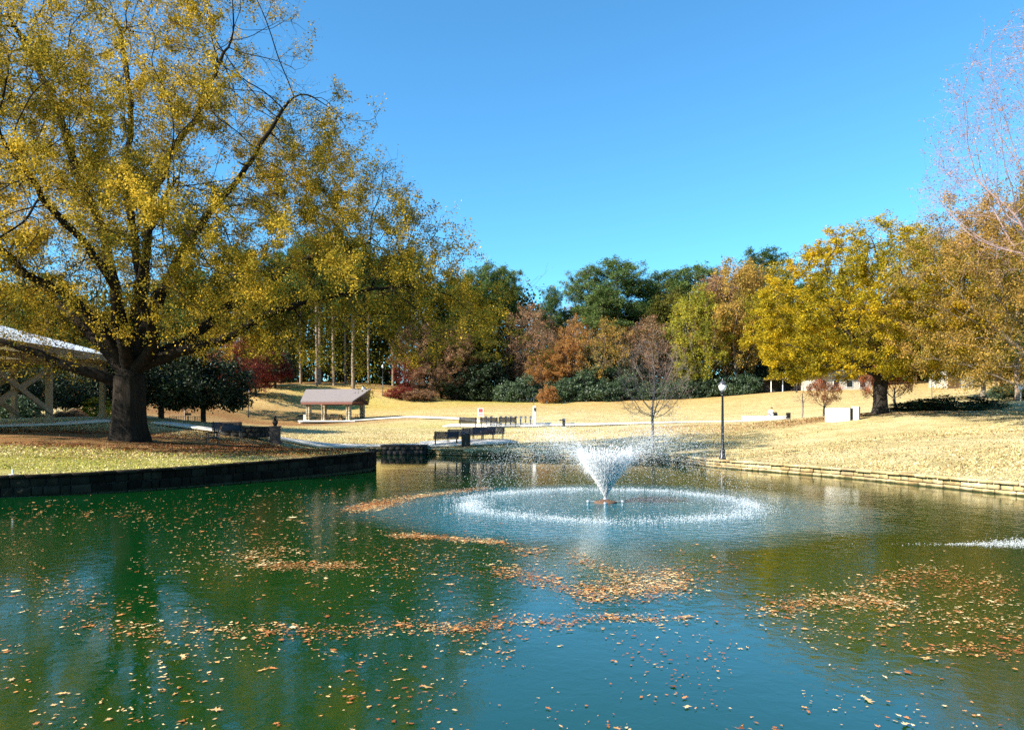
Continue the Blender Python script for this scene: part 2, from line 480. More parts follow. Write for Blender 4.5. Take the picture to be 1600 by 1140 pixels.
def build_ground():
    pts = [Vector(p) for p in SH]
    nb = len(pts)
    xs, ys = [], []
    for (x0, x1, y0, y1, s) in ((-48, 42, -8, 70, .9), (-90, 90, 70, 150, 2.2), (-90, -48, -8, 70, 3), (42, 90, -8, 70, 3), (-420, 420, -120, 600, 16)):
        gx, gy = np.meshgrid(np.arange(x0, x1, s), np.arange(y0, y1, s))
        gx = gx.ravel() + R.uniform(-.3, .3, gx.size) * s; gy = gy.ravel() + R.uniform(-.3, .3, gy.size) * s
        if s == 16:
            m = ~((gx > -92) & (gx < 92) & (gy > -10) & (gy < 152)); gx, gy = gx[m], gy[m]
        xs.append(gx); ys.append(gy)
    x = np.concatenate(xs); y = np.concatenate(ys)
    m = ~inside_np(x, y); x, y = x[m], y[m]
    m = shore_dist(x, y) > .35; x, y = x[m], y[m]
    allp = pts + [Vector(p) for p in np.c_[x, y]]
    edges = [(i, (i + 1) % nb) for i in range(nb)]
    vo, eo, fo, ov, oe, of_ = geometry.delaunay_2d_cdt(allp, edges, [], 0, 1e-4)
    vo = np.array([tuple(v) for v in vo])
    F = np.array([f for f in fo if len(f) == 3])
    c = vo[F].mean(1)
    F = F[~inside_np(c[:, 0], c[:, 1])]
    z = ground_z(vo[:, 0], vo[:, 1])
    V = np.c_[vo, z]
    # small natural unevenness away from the walls
    k = 1 - np.exp(-(shore_dist(vo[:, 0], vo[:, 1]) / 4) ** 2)
    V[:, 2] += .09 * nse(np.c_[vo, z * 0], .35, 3) * k
    n = np.cross(V[F[:, 1]] - V[F[:, 0]], V[F[:, 2]] - V[F[:, 0]])
    F[n[:, 2] < 0] = F[n[:, 2] < 0][:, ::-1]
    me = raw_mesh('lawn', V, [F], True)
    # what grows or lies where: r = leaf litter and bare soil, g = green grass, b = gold dead grass
    X, Y = V[:, 0], V[:, 1]
    def blob(cx, cy, rx, ry, p=2.0):
        return np.clip(1.35 - np.sqrt(((X - cx) / rx) ** 2 + ((Y - cy) / ry) ** 2), 0, 1)
    nz = nse(V * [1, 1, 0], .25, 8)
    litter = np.maximum.reduce([blob(-20, 36.5, 17, 8.5), blob(-12, 41, 9, 5), blob(-36, 90, 22, 13), blob(26, 58, 9, 4) * .8, blob(12, 64, 8, 3) * .4,
                                np.clip((Y - 128) / 4, 0, 1)])
    green = np.maximum.reduce([blob(-17, 27.0, 14, 4.6) * 1.0, blob(-9.5, 35, 3.5, 4) * .8, blob(-14, 118, 20, 10) * .45, blob(-16, 75, 20, 10) * .30, blob(-28, 72, 14, 8) * .3])
    gold = np.clip((Y - 75) / 40, 0, 1) * 1.0
    col = np.c_[np.clip(litter + .35 * nz * (litter > .05), 0, 1), np.clip(green + .3 * nz * (green > .05), 0, 1), np.clip(gold, 0, 1), np.ones(len(V))]
    a = me.color_attributes.new('ground_kind', 'FLOAT_COLOR', 'POINT')
    a.data.foreach_set('color', col.astype(np.float32).ravel())
    m, t, p, o = newmat('winter_lawn')
    at_ = t.nodes.new('ShaderNodeAttribute'); at_.attribute_name = 'ground_kind'
    sp = t.nodes.new('ShaderNodeSeparateColor'); t.links.new(at_.outputs['Color'], sp.inputs[0])
    tc = t.nodes.new('ShaderNodeTexCoord')
    nb_ = noise(t, .22, 5, .6, tc.outputs['Object'])
    nm = noise(t, 1.6, 5, .65, tc.outputs['Object'])
    nf = noise(t, 14, 4, .75, tc.outputs['Object'])
    nff = noise(t, 60, 2, .7, tc.outputs['Object'])
    fine = math_(t, 'MULTIPLY_ADD', nff, .4, math_(t, 'MULTIPLY', nf, .6))
    base = ramp(t, math_(t, 'MULTIPLY_ADD', nm, .5, math_(t, 'MULTIPLY', nb_, .5)), [(.35, (.44, .335, .145)), (.5, (.60, .485, .24)), (.66, (.72, .61, .35))])
    gold_c = ramp(t, nm, [(.35, (.40, .22, .065)), (.65, (.56, .35, .11))])
    green_c = ramp(t, nm, [(.3, (.20, .23, .03)), (.7, (.50, .45, .09))])
    lit_c = ramp(t, nf, [(.30, (.10, .04, .018)), (.5, (.24, .095, .035)), (.72, (.42, .22, .09))])
    c = mixc(t, math_(t, 'MULTIPLY', sp.outputs[2], math_(t, 'MULTIPLY_ADD', nb_, 2.0, -.2, clamp=True)), base, gold_c)
    c = mixc(t, sp.outputs[1], c, green_c)
    lf = math_(t, 'MULTIPLY_ADD', math_(t, 'SUBTRACT', nf, .5), 1.6, sp.outputs[0], clamp=True)
    lf = math_(t, 'MULTIPLY', lf, math_(t, 'MULTIPLY', sp.outputs[0], 2.0, clamp=True))
    c = mixc(t, lf, c, lit_c)
    # patches left by mowing, footfall and thin turf
    mpn = t.nodes.new('ShaderNodeMapping'); mpn.inputs['Scale'].default_value = (.10, .9, .1); mpn.inputs['Rotation'].default_value = (0, 0, .12)
    t.links.new(tc.outputs['Object'], mpn.inputs['Vector'])
    streak = noise(t, 1.0, 5, .65, mpn.outputs[0], .8)
    patch = noise(t, .55, 6, .7, tc.outputs['Object'], 1.2)
    c = mixc(t, math_(t, 'MULTIPLY_ADD', streak, 4.0, -1.75, clamp=True), c, mixc(t, .55, c, (.30, .25, .07)))
    c = mixc(t, math_(t, 'MULTIPLY_ADD', patch, 5.0, -2.5, clamp=True), c, mixc(t, .5, c, (.26, .17, .07)))
    # tufts: each blade cluster darker or lighter
    v = math_(t, 'MULTIPLY_ADD', math_(t, 'SUBTRACT', fine, .5), 3.4, 1.0)
    hs = t.nodes.new('ShaderNodeHueSaturation'); t.links.new(c, hs.inputs['Color']); t.links.new(v, hs.inputs['Value'])
    t.links.new(hs.outputs[0], p.inputs['Base Color'])
    p.inputs['Roughness'].default_value = 1
    p.inputs['Specular IOR Level'].default_value = .1
    b1 = bump(t, nf, .9, .12)
    t.links.new(bump(t, nff, .8, .04, b1), p.inputs['Normal'])
    g = obj('ground', me, m)
    tag(g, 'sloping park lawn of dry tan grass around the pond', 'lawn', kind='structure')
build_ground()

def build_water():
    V = [(x, y, 0) for x, y in ((-36, 1), (28, 1), (28, 54), (-36, 54))]
    me = raw_mesh('water', V, [[[0, 1, 2, 3]]])
    m, t, p, o = newmat('pond_water')
    tc = t.nodes.new('ShaderNodeTexCoord')
    P = tc.outputs['Object']
    # distance from the fountain
    vd = t.nodes.new('ShaderNodeVectorMath'); vd.operation = 'DISTANCE'
    wob = noise(t, .35, 3, .5, P)
    t.links.new(P, vd.inputs[0]); vd.inputs[1].default_value = (FX, FY - .6, 0)
    dist = math_(t, 'MULTIPLY_ADD', math_(t, 'SUBTRACT', wob, .5), 3.0, vd.outputs['Value'])
    mr = t.nodes.new('ShaderNodeMapRange'); mr.interpolation_type = 'SMOOTHSTEP'
    t.links.new(dist, mr.inputs[0]); mr.inputs[1].default_value = 7.6; mr.inputs[2].default_value = 5.2
    disturbed = mr.outputs[0]
    n1 = noise(t, .8, 2, .5, P, .4)      # slow ripples
    n2 = noise(t, 5.0, 4, .6, P, .6)       # small ripples
    n3 = noise(t, 13, 3, .6, P, .3)
    # ripple rings spreading from the fountain
    mr2 = t.nodes.new('ShaderNodeMapRange'); mr2.interpolation_type = 'SMOOTHSTEP'
    t.links.new(vd.outputs['Value'], mr2.inputs[0]); mr2.inputs[1].default_value = 19; mr2.inputs[2].default_value = 7; mr2.inputs[3].default_value = .22
    b = bump(t, n1, .22, .030)
    s2 = math_(t, 'MULTIPLY_ADD', disturbed, .22, math_(t, 'MULTIPLY', mr2.outputs[0], .14))
    b = bump(t, n2, s2, .045, b)
    b = bump(t, n3, math_(t, 'MULTIPLY_ADD', disturbed, .05, .0015), .035, b)
    t.links.new(b, p.inputs['Normal'])
    body = mixc(t, noise(t, .12, 3, .6, P), (.0013, .023, .0040), (.0022, .038, .0065))
    c = mixc(t, disturbed, body, (.002, .105, .145))
    t.links.new(c, p.inputs['Base Color'])
    p.inputs['Roughness'].default_value = .03
    p.inputs['IOR'].default_value = 2.1
    p.inputs['Specular IOR Level'].default_value = .5
    tag(obj('water', me, m), 'green pond water with drifting leaves and a rippled ring round the fountain', 'pond', kind='structure')
FX, FY = on_water(946, 785)
build_water()

# stone walls round the pond: courses of separate blocks under flat capstones
def block(V, F, c, t, n, L, H, D):
    """one slightly uneven block: centre c, along t, outward n"""
    k = len(V)
    for z in (-1, 1):
        for a, b in ((-1, -1), (1, -1), (1, 1), (-1, 1)):
            j = R.uniform(-.012, .012, 3)
            V.append((c[0] + t[0] * a * L / 2 + n[0] * b * D / 2 + j[0], c[1] + t[1] * a * L / 2 + n[1] * b * D / 2 + j[1], c[2] + z * H / 2 + j[2] * .7))
    F += [[k + 3, k + 2, k + 1, k], [k + 4, k + 5, k + 6, k + 7], [k, k + 1, k + 5, k + 4], [k + 1, k + 2, k + 6, k + 5], [k + 2, k + 3, k + 7, k + 6], [k + 3, k, k + 4, k + 7]]

def resample(P, step):
    P = np.array(P); seg = np.linalg.norm(np.diff(P, axis=0), axis=1); s = np.r_[0, np.cumsum(seg)]
    u = [0.0]
    while u[-1] < s[-1] - step * .5: u.append(u[-1] + step * R.uniform(.65, 1.4))
    u[-1] = s[-1]
    return np.c_[np.interp(u, s, P[:, 0]), np.interp(u, s, P[:, 1])]

def pond_wall(i0, i1, label, mat, capmat, core, bl=.42, courses=3, caps=.55):
    n = len(SH)
    idx = [(i0 + k) % n for k in range(((i1 - i0) % n) + 1)]
    P = [SH[i] for i in idx]
    root = thing('retaining_wall', (0, 0, 0), label, 'stone wall')
    V, F = [], []
    for c in range(courses):
        Q = resample(P, bl)
        for a, b in zip(Q[:-1], Q[1:]):
            t = (b - a); L = np.linalg.norm(t); t /= L; nn = np.array([-t[1], t[0]])
            mid = (a + b) / 2
            top = float(wall_top(mid[0], mid[1])) - .07
            h = (top + .25) / courses
            zc = -.25 + h * (c + .5)
            off = .11 + R.uniform(-.025, .025)
            block(V, F, (mid[0] + SGN * nn[0] * off, mid[1] + SGN * nn[1] * off, zc), t, nn, L - .03, h - .025, .24)
    me = raw_mesh('stone_courses', V, [F])
    o = obj('stone_courses', me, mat, root)
    mo = o.modifiers.new('b', 'BEVEL'); mo.width = .018; mo.segments = 1
    V, F = [], []
    Q = resample(P, caps)
    for a, b in zip(Q[:-1], Q[1:]):
        t = (b - a); L = np.linalg.norm(t); t /= L; nn = np.array([-t[1], t[0]]); mid = (a + b) / 2
        top = float(wall_top(mid[0], mid[1]))
        block(V, F, (mid[0] + SGN * nn[0] * .10, mid[1] + SGN * nn[1] * .10, top - .02 + R.uniform(-.008, .008)), t, nn, L - .018, .09, .42)
    o = obj('capstones', raw_mesh('capstones', V, [F]), capmat, root)
    mo = o.modifiers.new('b', 'BEVEL'); mo.width = .014; mo.segments = 1
    # mortar core behind the stones
    V, F = [], []
    A = np.array(P)
    for k, (x, y) in enumerate(A):
        t = A[min(k + 1, len(A) - 1)] - A[max(k - 1, 0)]; t = t / np.linalg.norm(t); nn = SGN * np.array([-t[1], t[0]])
        top = float(wall_top(x, y)) - .09
        for off in (.06, .2):
            for z in (-.3, top): V.append((x + nn[0] * off, y + nn[1] * off, z))
    for k in range(len(A) - 1):
        a, b = 4 * k, 4 * k + 4
        F += [[a, b, b + 1, a + 1], [a + 1, b + 1, b + 3, a + 3]]
    obj('mortar', raw_mesh('mortar', V, [F]), core, root)
    return root
# orientation of the shore polygon: outward side
_ar = sum(SH[i][0] * SH[(i + 1) % len(SH)][1] - SH[(i + 1) % len(SH)][0] * SH[i][1] for i in range(len(SH)))
SGN = 1.0 if _ar < 0 else -1.0
def near_i(x, y): return int(np.argmin(np.linalg.norm(SHA - [x, y], axis=1)))
ia = near_i(-30, 2.6); ib = near_i(-12.6, 48.5); ic = near_i(*on_water(1095, 727)); idd = near_i(23, 2.6)
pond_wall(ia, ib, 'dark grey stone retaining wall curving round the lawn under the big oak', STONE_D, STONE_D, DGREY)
pond_wall(ib, ic, 'low stone retaining wall along the far bank beside the benches', STONE, STONE, DGREY)
pond_wall(ic, idd, 'sunlit tan block retaining wall below the lamp post and bright lawn', STONE, STONE, DGREY, .5, 3, .6)

def ribbon(name, pts, width, label, mat, lift=.05, thick=.0):
    P = resample(pts, 1.2)
    V, F = [], []
    for k, p in enumerate(P):
        t = P[min(k + 1, len(P) - 1)] - P[max(k - 1, 0)]; t /= np.linalg.norm(t); nn = np.array([-t[1], t[0]])
        wd = width if not hasattr(width, '__len__') else np.interp(k / (len(P) - 1), np.linspace(0, 1, len(width)), width)
        for s in (-.5, -.17, .17, .5):
            q = p + nn * s * wd
            V.append((q[0], q[1], gz(q[0], q[1]) + lift))
    for k in range(len(P) - 1):
        for j in range(3):
            a = 4 * k + j
            F.append([a, a + 1, a + 5, a + 4])
    # skirt
    me = raw_mesh(name, V, [F], True)
    o = obj(name, me, mat)
    so = o.modifiers.new('s', 'SOLIDIFY'); so.thickness = .12; so.offset = -1
    tag(o, label, 'path', kind='structure')
def S2(px, Y): return ((px - 800) / FPX * Y, Y)
ribbon('path', [S2(250, 50), S2(340, 48), S2(430, 49), S2(500, 50.5), S2(560, 52.5), S2(640, 53.2), S2(700, 53.4)], 1.5, 'pale concrete path from the bust to the bench plaza', CONC)
ribbon('path', [S2(655, 53.6), S2(700, 53.8), S2(750, 54.6), S2(800, 55.5)], [3.2, 4.6, 4.4, 2.6], 'white concrete plaza under the row of benches', CONC, .06)
ribbon('path', [S2(-150, 41), S2(0, 43.5), S2(100, 46), S2(170, 49)], 1.0, 'pale path between the oak and the timber shelter', CONC)
ribbon('path', [S2(700, 77), S2(790, 75.5), S2(860, 75)], 3.4, 'pale concrete pad under the bicycle dock', CONC)
ribbon('path', [S2(835, 75), S2(930, 73), S2(1030, 72), S2(1120, 73), S2(1230, 73)], 1.8, 'pale path crossing the lawn towards the low white wall', CONC)
ribbon('path', [S2(470, 93.5), S2(560, 92.8), S2(640, 92), S2(720, 86), S2(775, 79)], 1.3, 'pale path in front of the picnic pavilion', CONC)
# ------------------------------------------------------------------ trees
def unit(v):
    return v / (np.linalg.norm(v, axis=-1, keepdims=True) + 1e-9)

def colonize(A, seed_pts, D, di, dk, iters=120, jit=.12, trop=(0, 0, 0), seed=1, maxch=3, seed_par=None):
    """space colonisation: limbs grow towards the points A; returns nodes and parents"""
    r = np.random.default_rng(seed)
    N = np.zeros((80000, 3)); par = np.full(80000, -1, int); nch = np.zeros(80000, int)
    n = len(seed_pts); N[:n] = seed_pts
    par[1:n] = np.arange(n - 1) if seed_par is None else seed_par[1:]
    A = np.asarray(A, float)
    nd = np.full(len(A), 1e9); ni = np.zeros(len(A), int)
    def upd(i0, i1):
        for k in range(i0, i1, 400):
            j = min(k + 400, i1)
            d = ((A[:, None, :] - N[None, k:j, :]) ** 2).sum(2)
            m = d.argmin(1); dm = d[np.arange(len(A)), m]
            b = dm < nd
            nd[b] = dm[b]; ni[b] = m[b] + k
    upd(0, n)
    trop = np.array(trop)
    for it in range(iters):
        keep = nd > dk * dk
        A, nd, ni = A[keep], nd[keep], ni[keep]
        if len(A) == 0: break
        act = nd < di * di
        if not act.any(): break
        S = np.zeros((n, 3)); np.add.at(S, ni[act], unit(A[act] - N[ni[act]]))
        ids = np.unique(ni[act]); ids = ids[nch[ids] < maxch]
        if len(ids) == 0: break
        d = unit(unit(S[ids]) + r.normal(size=(len(ids), 3)) * jit + trop)
        P = N[ids] + d * D
        k = len(ids)
        if n + k > 79000: break
        N[n:n + k] = P; par[n:n + k] = ids; nch[ids] += 1
        upd(n, n + k); n += k
    return N[:n].copy(), par[:n].copy()

def radii(N, par, tip, ex, root=None):
    if root:
        has = np.zeros(len(N), bool); has[par[1:]] = True
        ex = math.log(max((~has).sum(), 3)) / math.log(root / tip)
    n = len(N); acc = np.zeros(n); tp = tip ** ex
    for i in range(n - 1, 0, -1):
        if acc[i] == 0: acc[i] = tp
        acc[par[i]] += acc[i]
    if acc[0] == 0: acc[0] = tp
    return acc ** (1 / ex)

def main_child(par, rad):
    mc = np.full(len(par), -1, int)
    for i in range(1, len(par)):
        p = par[i]
        if mc[p] < 0 or rad[i] > rad[mc[p]]: mc[p] = i
    return mc

def smooth_nodes(N, par, mc, k, keep):
    N = N.copy()
    for _ in range(k):
        M = N.copy()
        i = np.arange(keep, len(N)); i = i[mc[i] >= 0]
        M[i] = .5 * N[i] + .25 * N[par[i]] + .25 * N[mc[i]]
        N = M
    return N

def frusta(P0, P1, T0, T1, R0, R1, k, lobes=None):
    n = len(P0)
    if n == 0: return np.zeros((0, 3)), np.zeros((0, 4), int)
    E = unit(P1 - P0)
    ref = np.where(np.abs(E[:, 2:3]) < .9, np.array([[0, 0, 1.0]]), np.array([[1.0, 0, 0]]))
    U = unit(np.cross(E, ref))
    a = np.linspace(0, 2 * np.pi, k, endpoint=False)
    out = []
    for P, T, Rr in ((P0, T0, R0), (P1, T1, R1)):
        u = unit(U - T * (U * T).sum(1, keepdims=True)); v = np.cross(T, u)
        rr = Rr[:, None] * np.ones(k)
        if lobes is not None: rr = rr * lobes(P, a)
        out.append(P[:, None, :] + rr[:, :, None] * (u[:, None, :] * np.cos(a)[None, :, None] + v[:, None, :] * np.sin(a)[None, :, None]))
    V = np.concatenate(out, 1).reshape(-1, 3)
    i = np.arange(k); j = (i + 1) % k
    q = np.stack([i, j, j + k, i + k], 1)
    F = (np.arange(n)[:, None, None] * 2 * k + q[None]).reshape(-1, 4)
    return V, F

def wood_mesh(name, N, par, rad, mc, flare=None, twigs=None, kbig=14):
    ch = np.arange(1, len(N)); pa = par[ch]
    tang = np.zeros_like(N)
    tang[ch] = unit(N[ch] - N[pa])
    tang[0] = (0, 0, 1)
    T = tang.copy()
    m = mc >= 0; T[m] = unit(tang[m] + tang[mc[m]])
    is_main = mc[pa] == ch
    R0 = np.where(is_main, rad[pa], np.minimum(rad[pa], rad[ch] * 1.25))
    T0 = np.where(is_main[:, None], T[pa], tang[ch])
    R1 = rad[ch].copy()
    if flare:
        h0, amt, dec = flare
        R0 = R0 * (1 + amt * np.exp(-np.maximum(N[pa][:, 2] - h0, 0) / dec)); R1 = R1 * (1 + amt * np.exp(-np.maximum(N[ch][:, 2] - h0, 0) / dec))
    Vs, Fs, off = [], [], 0
    lob = None
    if flare:
        def lob(P, a):
            s = np.exp(-np.maximum(P[:, 2:3] - flare[0], 0) / (flare[2] * 1.6))
            return 1 + (.06 + .22 * s) * np.sin(5 * a[None, :] + 1.2) * np.minimum(1, s + .3) + .05 * np.sin(9 * a[None, :] + P[:, 2:3] * .6)
    for lo, hi, k, lb in ((0, .035, 3, None), (.035, .15, 6, None), (.15, 99, kbig, lob)):
        s = (R1 >= lo) & (R1 < hi)
        V, F = frusta(N[pa][s], N[ch][s], T0[s], T[ch][s], R0[s], R1[s], k, lb)
        Vs.append(V); Fs.append(F + off); off += len(V)
    if twigs is not None:
        a, b, r0, r1 = twigs
        d = unit(b - a)
        V, F = frusta(a, b, d, d, r0, r1, 3)
        Vs.append(V); Fs.append(F + off); off += len(V)
    return raw_mesh(name, np.concatenate(Vs), [np.concatenate(Fs)], True)

def leaf_quads(C, size, r, aspect=.6, flat=0.0):
    """one small rhombic blade for each centre"""
    n = len(C)
    a = unit(r.normal(size=(n, 3)) * [1, 1, 1 - flat]); b = unit(np.cross(a, unit(r.normal(size=(n, 3)))))
    s = size * r.uniform(.4, 1.5, (n, 1))
    V = np.stack([C - a * s * .5, C + b * s * .5 * aspect, C + a * s * .5, C - b * s * .5 * aspect], 1).reshape(-1, 3)
    F = np.arange(4 * n).reshape(n, 4)
    return V, F

def make_tree(name, A, trunk, D, di, dk, tip, ex, thin, ntw, tw_len, nleaf, leaf, seed=1, trop=(0, 0, .02), bare=None, flare=None, jit=.12, maxr=None, aspect=.6, spread=.12, sm=2, minr=0.0, sub=0, spar=None, limb_r=None):
    """returns the wood mesh and the foliage mesh of one tree standing at the origin"""
    r = np.random.default_rng(seed)
    N, par = colonize(A, trunk, D, di, dk, jit=jit, trop=trop, seed=seed, seed_par=spar)
    rad = radii(N, par, tip, ex, maxr)
    rad = np.maximum(rad, minr)
    if limb_r is not None: rad[:len(limb_r)] = np.maximum(rad[:len(limb_r)], limb_r)
    mc = main_child(par, rad)
    N = smooth_nodes(N, par, mc, sm, len(trunk))
    cut = np.quantile(rad, thin)
    thin_i = np.nonzero(rad <= cut)[0]; thin_i = thin_i[thin_i >= len(trunk)]
    k = r.poisson(ntw, len(thin_i)); base = np.repeat(thin_i, k)
    d0 = unit(N[base] - N[par[base]])
    d = unit(d0 * .7 + r.normal(size=(len(base), 3)) * .7 + [0, 0, .1])
    L = tw_len * r.uniform(.5, 1.3, (len(base), 1))
    a, b = N[base], N[base] + d * L
    tr = np.full(len(base), max(tip * .6, minr * .8))
    wa, wb, wr = a, b, tr
    if sub:
        a2 = np.repeat(a, sub, 0); b2 = np.repeat(b, sub, 0); u = r.uniform(.2, .9, (len(a2), 1))
        p2 = a2 + (b2 - a2) * u
        q2 = p2 + unit(unit(b2 - a2) + r.normal(size=p2.shape) * .6) * tw_len * r.uniform(.3, .7, (len(a2), 1))
        wa = np.concatenate([a, p2]); wb = np.concatenate([b, q2]); wr = np.concatenate([tr, np.full(len(p2), tr[0] * .6)])
        a, b = wa, wb
    wood = wood_mesh(name + '_wood', N, par, rad, mc, flare, (wa, wb, wr, wr * .5))
    dens = np.ones(len(b)) if bare is None else bare(b, r)
    cnt = r.poisson(nleaf * dens)
    li = np.repeat(np.arange(len(b)), cnt)
    t = r.uniform(.15, 1.1, (len(li), 1))
    C = a[li] + (b - a)[li] * t + r.normal(size=(len(li), 3)) * spread
    V, F = leaf_quads(C, leaf, r, aspect)
    fol = raw_mesh(name + '_leaves', V, [F]) if len(F) else None
    return wood, fol

def cloud(n, prof, zlo, zhi, sx=1.0, sy=1.0, seed=1, lump=.25, hollow=0.0, cx=0, cy=0):
    """points in a crown whose radius follows prof(z), with lumps and hollows"""
    r = np.random.default_rng(seed)
    out = []
    while sum(map(len, out)) < n:
        z = r.uniform(zlo, zhi, n * 3)
        Rm = max(prof(zz) for zz in np.linspace(zlo, zhi, 40)) * 1.25
        x = r.uniform(-Rm, Rm, n * 3); y = r.uniform(-Rm, Rm, n * 3)
        rr = np.hypot(x, y); pr = np.interp(z, np.linspace(zlo, zhi, 60), [prof(q) for q in np.linspace(zlo, zhi, 60)])
        th = np.arctan2(y, x)
        P = np.c_[x, y, z]
        lim = pr * (1 + lump * nse(np.c_[np.cos(th) * 6, np.sin(th) * 6, z * .8], .9, seed))
        keep = (rr < lim) & (rr > hollow * lim * r.uniform(0, 1, len(z)))
        keep &= nse(P, .9 * 6 / max(Rm, 1), seed + 5) > -.45
        Q = P[keep]; Q[:, 0] = Q[:, 0] * sx + cx; Q[:, 1] = Q[:, 1] * sy + cy
        out.append(Q)
    return np.concatenate(out)[:n]

def ip(pts):
    xs, ys = zip(*pts)
    return lambda z: float(np.interp(z, xs, ys))

def trunk_pts(h, n, wob=.1, lean=(0, 0), seed=1):
    r = random.Random(seed)
    P = []; x = y = 0
    for i in range(n + 1):
        t = i / n
        P.append((x + lean[0] * t, y + lean[1] * t, h * t - .3 * (i == 0)))
        x += r.uniform(-wob, wob); y += r.uniform(-wob, wob)
    return np.array(P)

def put_tree(name, wood, fol, loc, label, group, mw, mf, rz=0.0, s=1.0, cat='tree'):
    o = thing(name, loc, label, cat, group, rz, s)
    t = link(bpy.data.objects.new('trunk', wood)); t.parent = o
    if not wood.materials: wood.materials.append(mw)
    t.material_slots[0].link = 'OBJECT'; t.material_slots[0].material = mw
    if fol is not None:
        f = link(bpy.data.objects.new('crown', fol)); f.parent = o
        if not fol.materials: fol.materials.append(mf)
        f.material_slots[0].link = 'OBJECT'; f.material_slots[0].material = mf
    return o

# --- the big oak
def oak():
    prof = ip([(4.4, 9.5), (6, 13.5), (8, 15.4), (10, 15.2), (12, 13.6), (14.5, 12.2), (17, 11.0), (20, 9.6), (22.5, 7.5), (24.5, 2.5)])
    A = cloud(9500, prof, 4.4, 24.2, 1.0, .80, seed=21, lump=.14, hollow=.45)
    r = np.random.default_rng(5)
    A = np.concatenate([A, r.normal(size=(120, 3)) * [1.6, 2, .4] + [-5.2, -1.5, 3.4], r.normal(size=(500, 3)) * [2.8, 3.5, 1.2] + [11.8, 0, 6.0]])
    k = .0309
    tr = [tuple(p) for p in trunk_pts(3.6, 8, .02, (.05, 0), 2)]; par = [-1] + list(range(len(tr) - 1)); lr = [.55] * len(tr)
    top = len(tr) - 1
    # the heavy limbs as they fork: points in metres from the trunk foot (x across, z up), with the depth the limb reaches
    limbs = [([(195, 600), (165, 592), (110, 572), (60, 550), (20, 537), (-50, 520)], -2.0), ([(188, 572), (150, 530), (105, 492), (60, 463), (15, 428), (-40, 400)], 2.5),
             ([(190, 565), (172, 520), (128, 470), (90, 450), (45, 380), (20, 330)], -5.0), ([(200, 555), (190, 440), (172, 350), (132, 235), (98, 150), (60, 60)], -2.5),
             ([(206, 552), (214, 430), (192, 320), (182, 240), (188, 130), (170, 20)], 1.0), ([(208, 550), (222, 420), (226, 300), (258, 205), (290, 120), (330, 20)], 3.0),
             ([(212, 556), (240, 480), (290, 400), (335, 340), (400, 265), (465, 175)], -1.5), ([(214, 572), (256, 545), (270, 518), (262, 470), (300, 400), (350, 350)], -6.5),
             ([(216, 575), (285, 552), (350, 532), (400, 500), (470, 478), (590, 455)], -1.0), ([(216, 570), (275, 540), (330, 490), (385, 440), (460, 390), (560, 350)], 4.0),
             ([(205, 565), (215, 500), (225, 430), (240, 360), (235, 300), (250, 250)], 8.0), ([(200, 565), (185, 500), (160, 440), (150, 380), (130, 320), (150, 250)], 8.5),
             ([(204, 568), (215, 520), (240, 470), (230, 420), (210, 380), (190, 330)], -9.0)]
    rr = random.Random(4)
    for pts, dep in limbs:
        P = [np.array(tr[top - rr.choice((0, 0, 1, 1))])]
        start = [i for i, q in enumerate(tr[:top + 1]) if abs(q[2] - P[0][2]) < 1e-6][0]
        n = len(pts)
        for i, (px, py) in enumerate(pts):
            P.append(np.array(((px - 200) * k, dep * ((i + .4) / n) ** 1.2, (690 - py) * k)))
        P = np.array(P)
        s = np.r_[0, np.cumsum(np.linalg.norm(np.diff(P, axis=0), axis=1))]
        u = np.arange(.45, s[-1], .45)
        Q = np.c_[[np.interp(u, s, P[:, c_]) for c_ in range(3)]].T
        wob = np.cumsum(np.array([[rr.gauss(0, .05) for _ in range(3)] for _ in u]), axis=0); wob -= np.linspace(0, 1, len(u))[:, None] * wob[-1]
        Q = Q + wob
        last = start
        for qi, q in enumerate(Q):
            tr.append(tuple(q)); par.append(last); last = len(tr) - 1; lr.append(.32 - .26 * (qi / len(Q)) ** .8)
    def bare(p, r):
        n = nse(p, .62, 31, 2)
        hi = np.clip((p[:, 2] - 14) / 9, 0, 1)
        rt = np.clip((p[:, 0] - 9) / 6, 0, 1) * np.clip((p[:, 2] - 7) / 3, 0, 1)
        low = np.where(p[:, 2] < 5.6, .45, 1.0) * np.where((p[:, 0] < -.3) & (p[:, 0] > -6.5) & (p[:, 2] < 5.8), .30, 1.0)
        return low * np.clip(.85 + .2 * (p[:, 2] > 8) + 2.3 * n, .07, 2.5) * (1 - .45 * hi) * (1 - .2 * rt)
    wood, fol = make_tree('oak', A, np.array(tr), .42, 7.0, .75, .0085, 2.15, .62, 1.7, .85, 32, .088, seed=3, trop=(0, 0, .0), bare=bare, flare=(-.2, .45, .7), maxr=.70, spread=.12, sm=2, jit=.32, sub=1, spar=np.array(par), limb_r=np.array(lr))
    put_tree('oak_tree', wood, fol, stand(200, 36), 'huge spreading oak with yellow and olive leaves on the lawn by the dark wall', None, B_OAK, L_OAK)
oak()

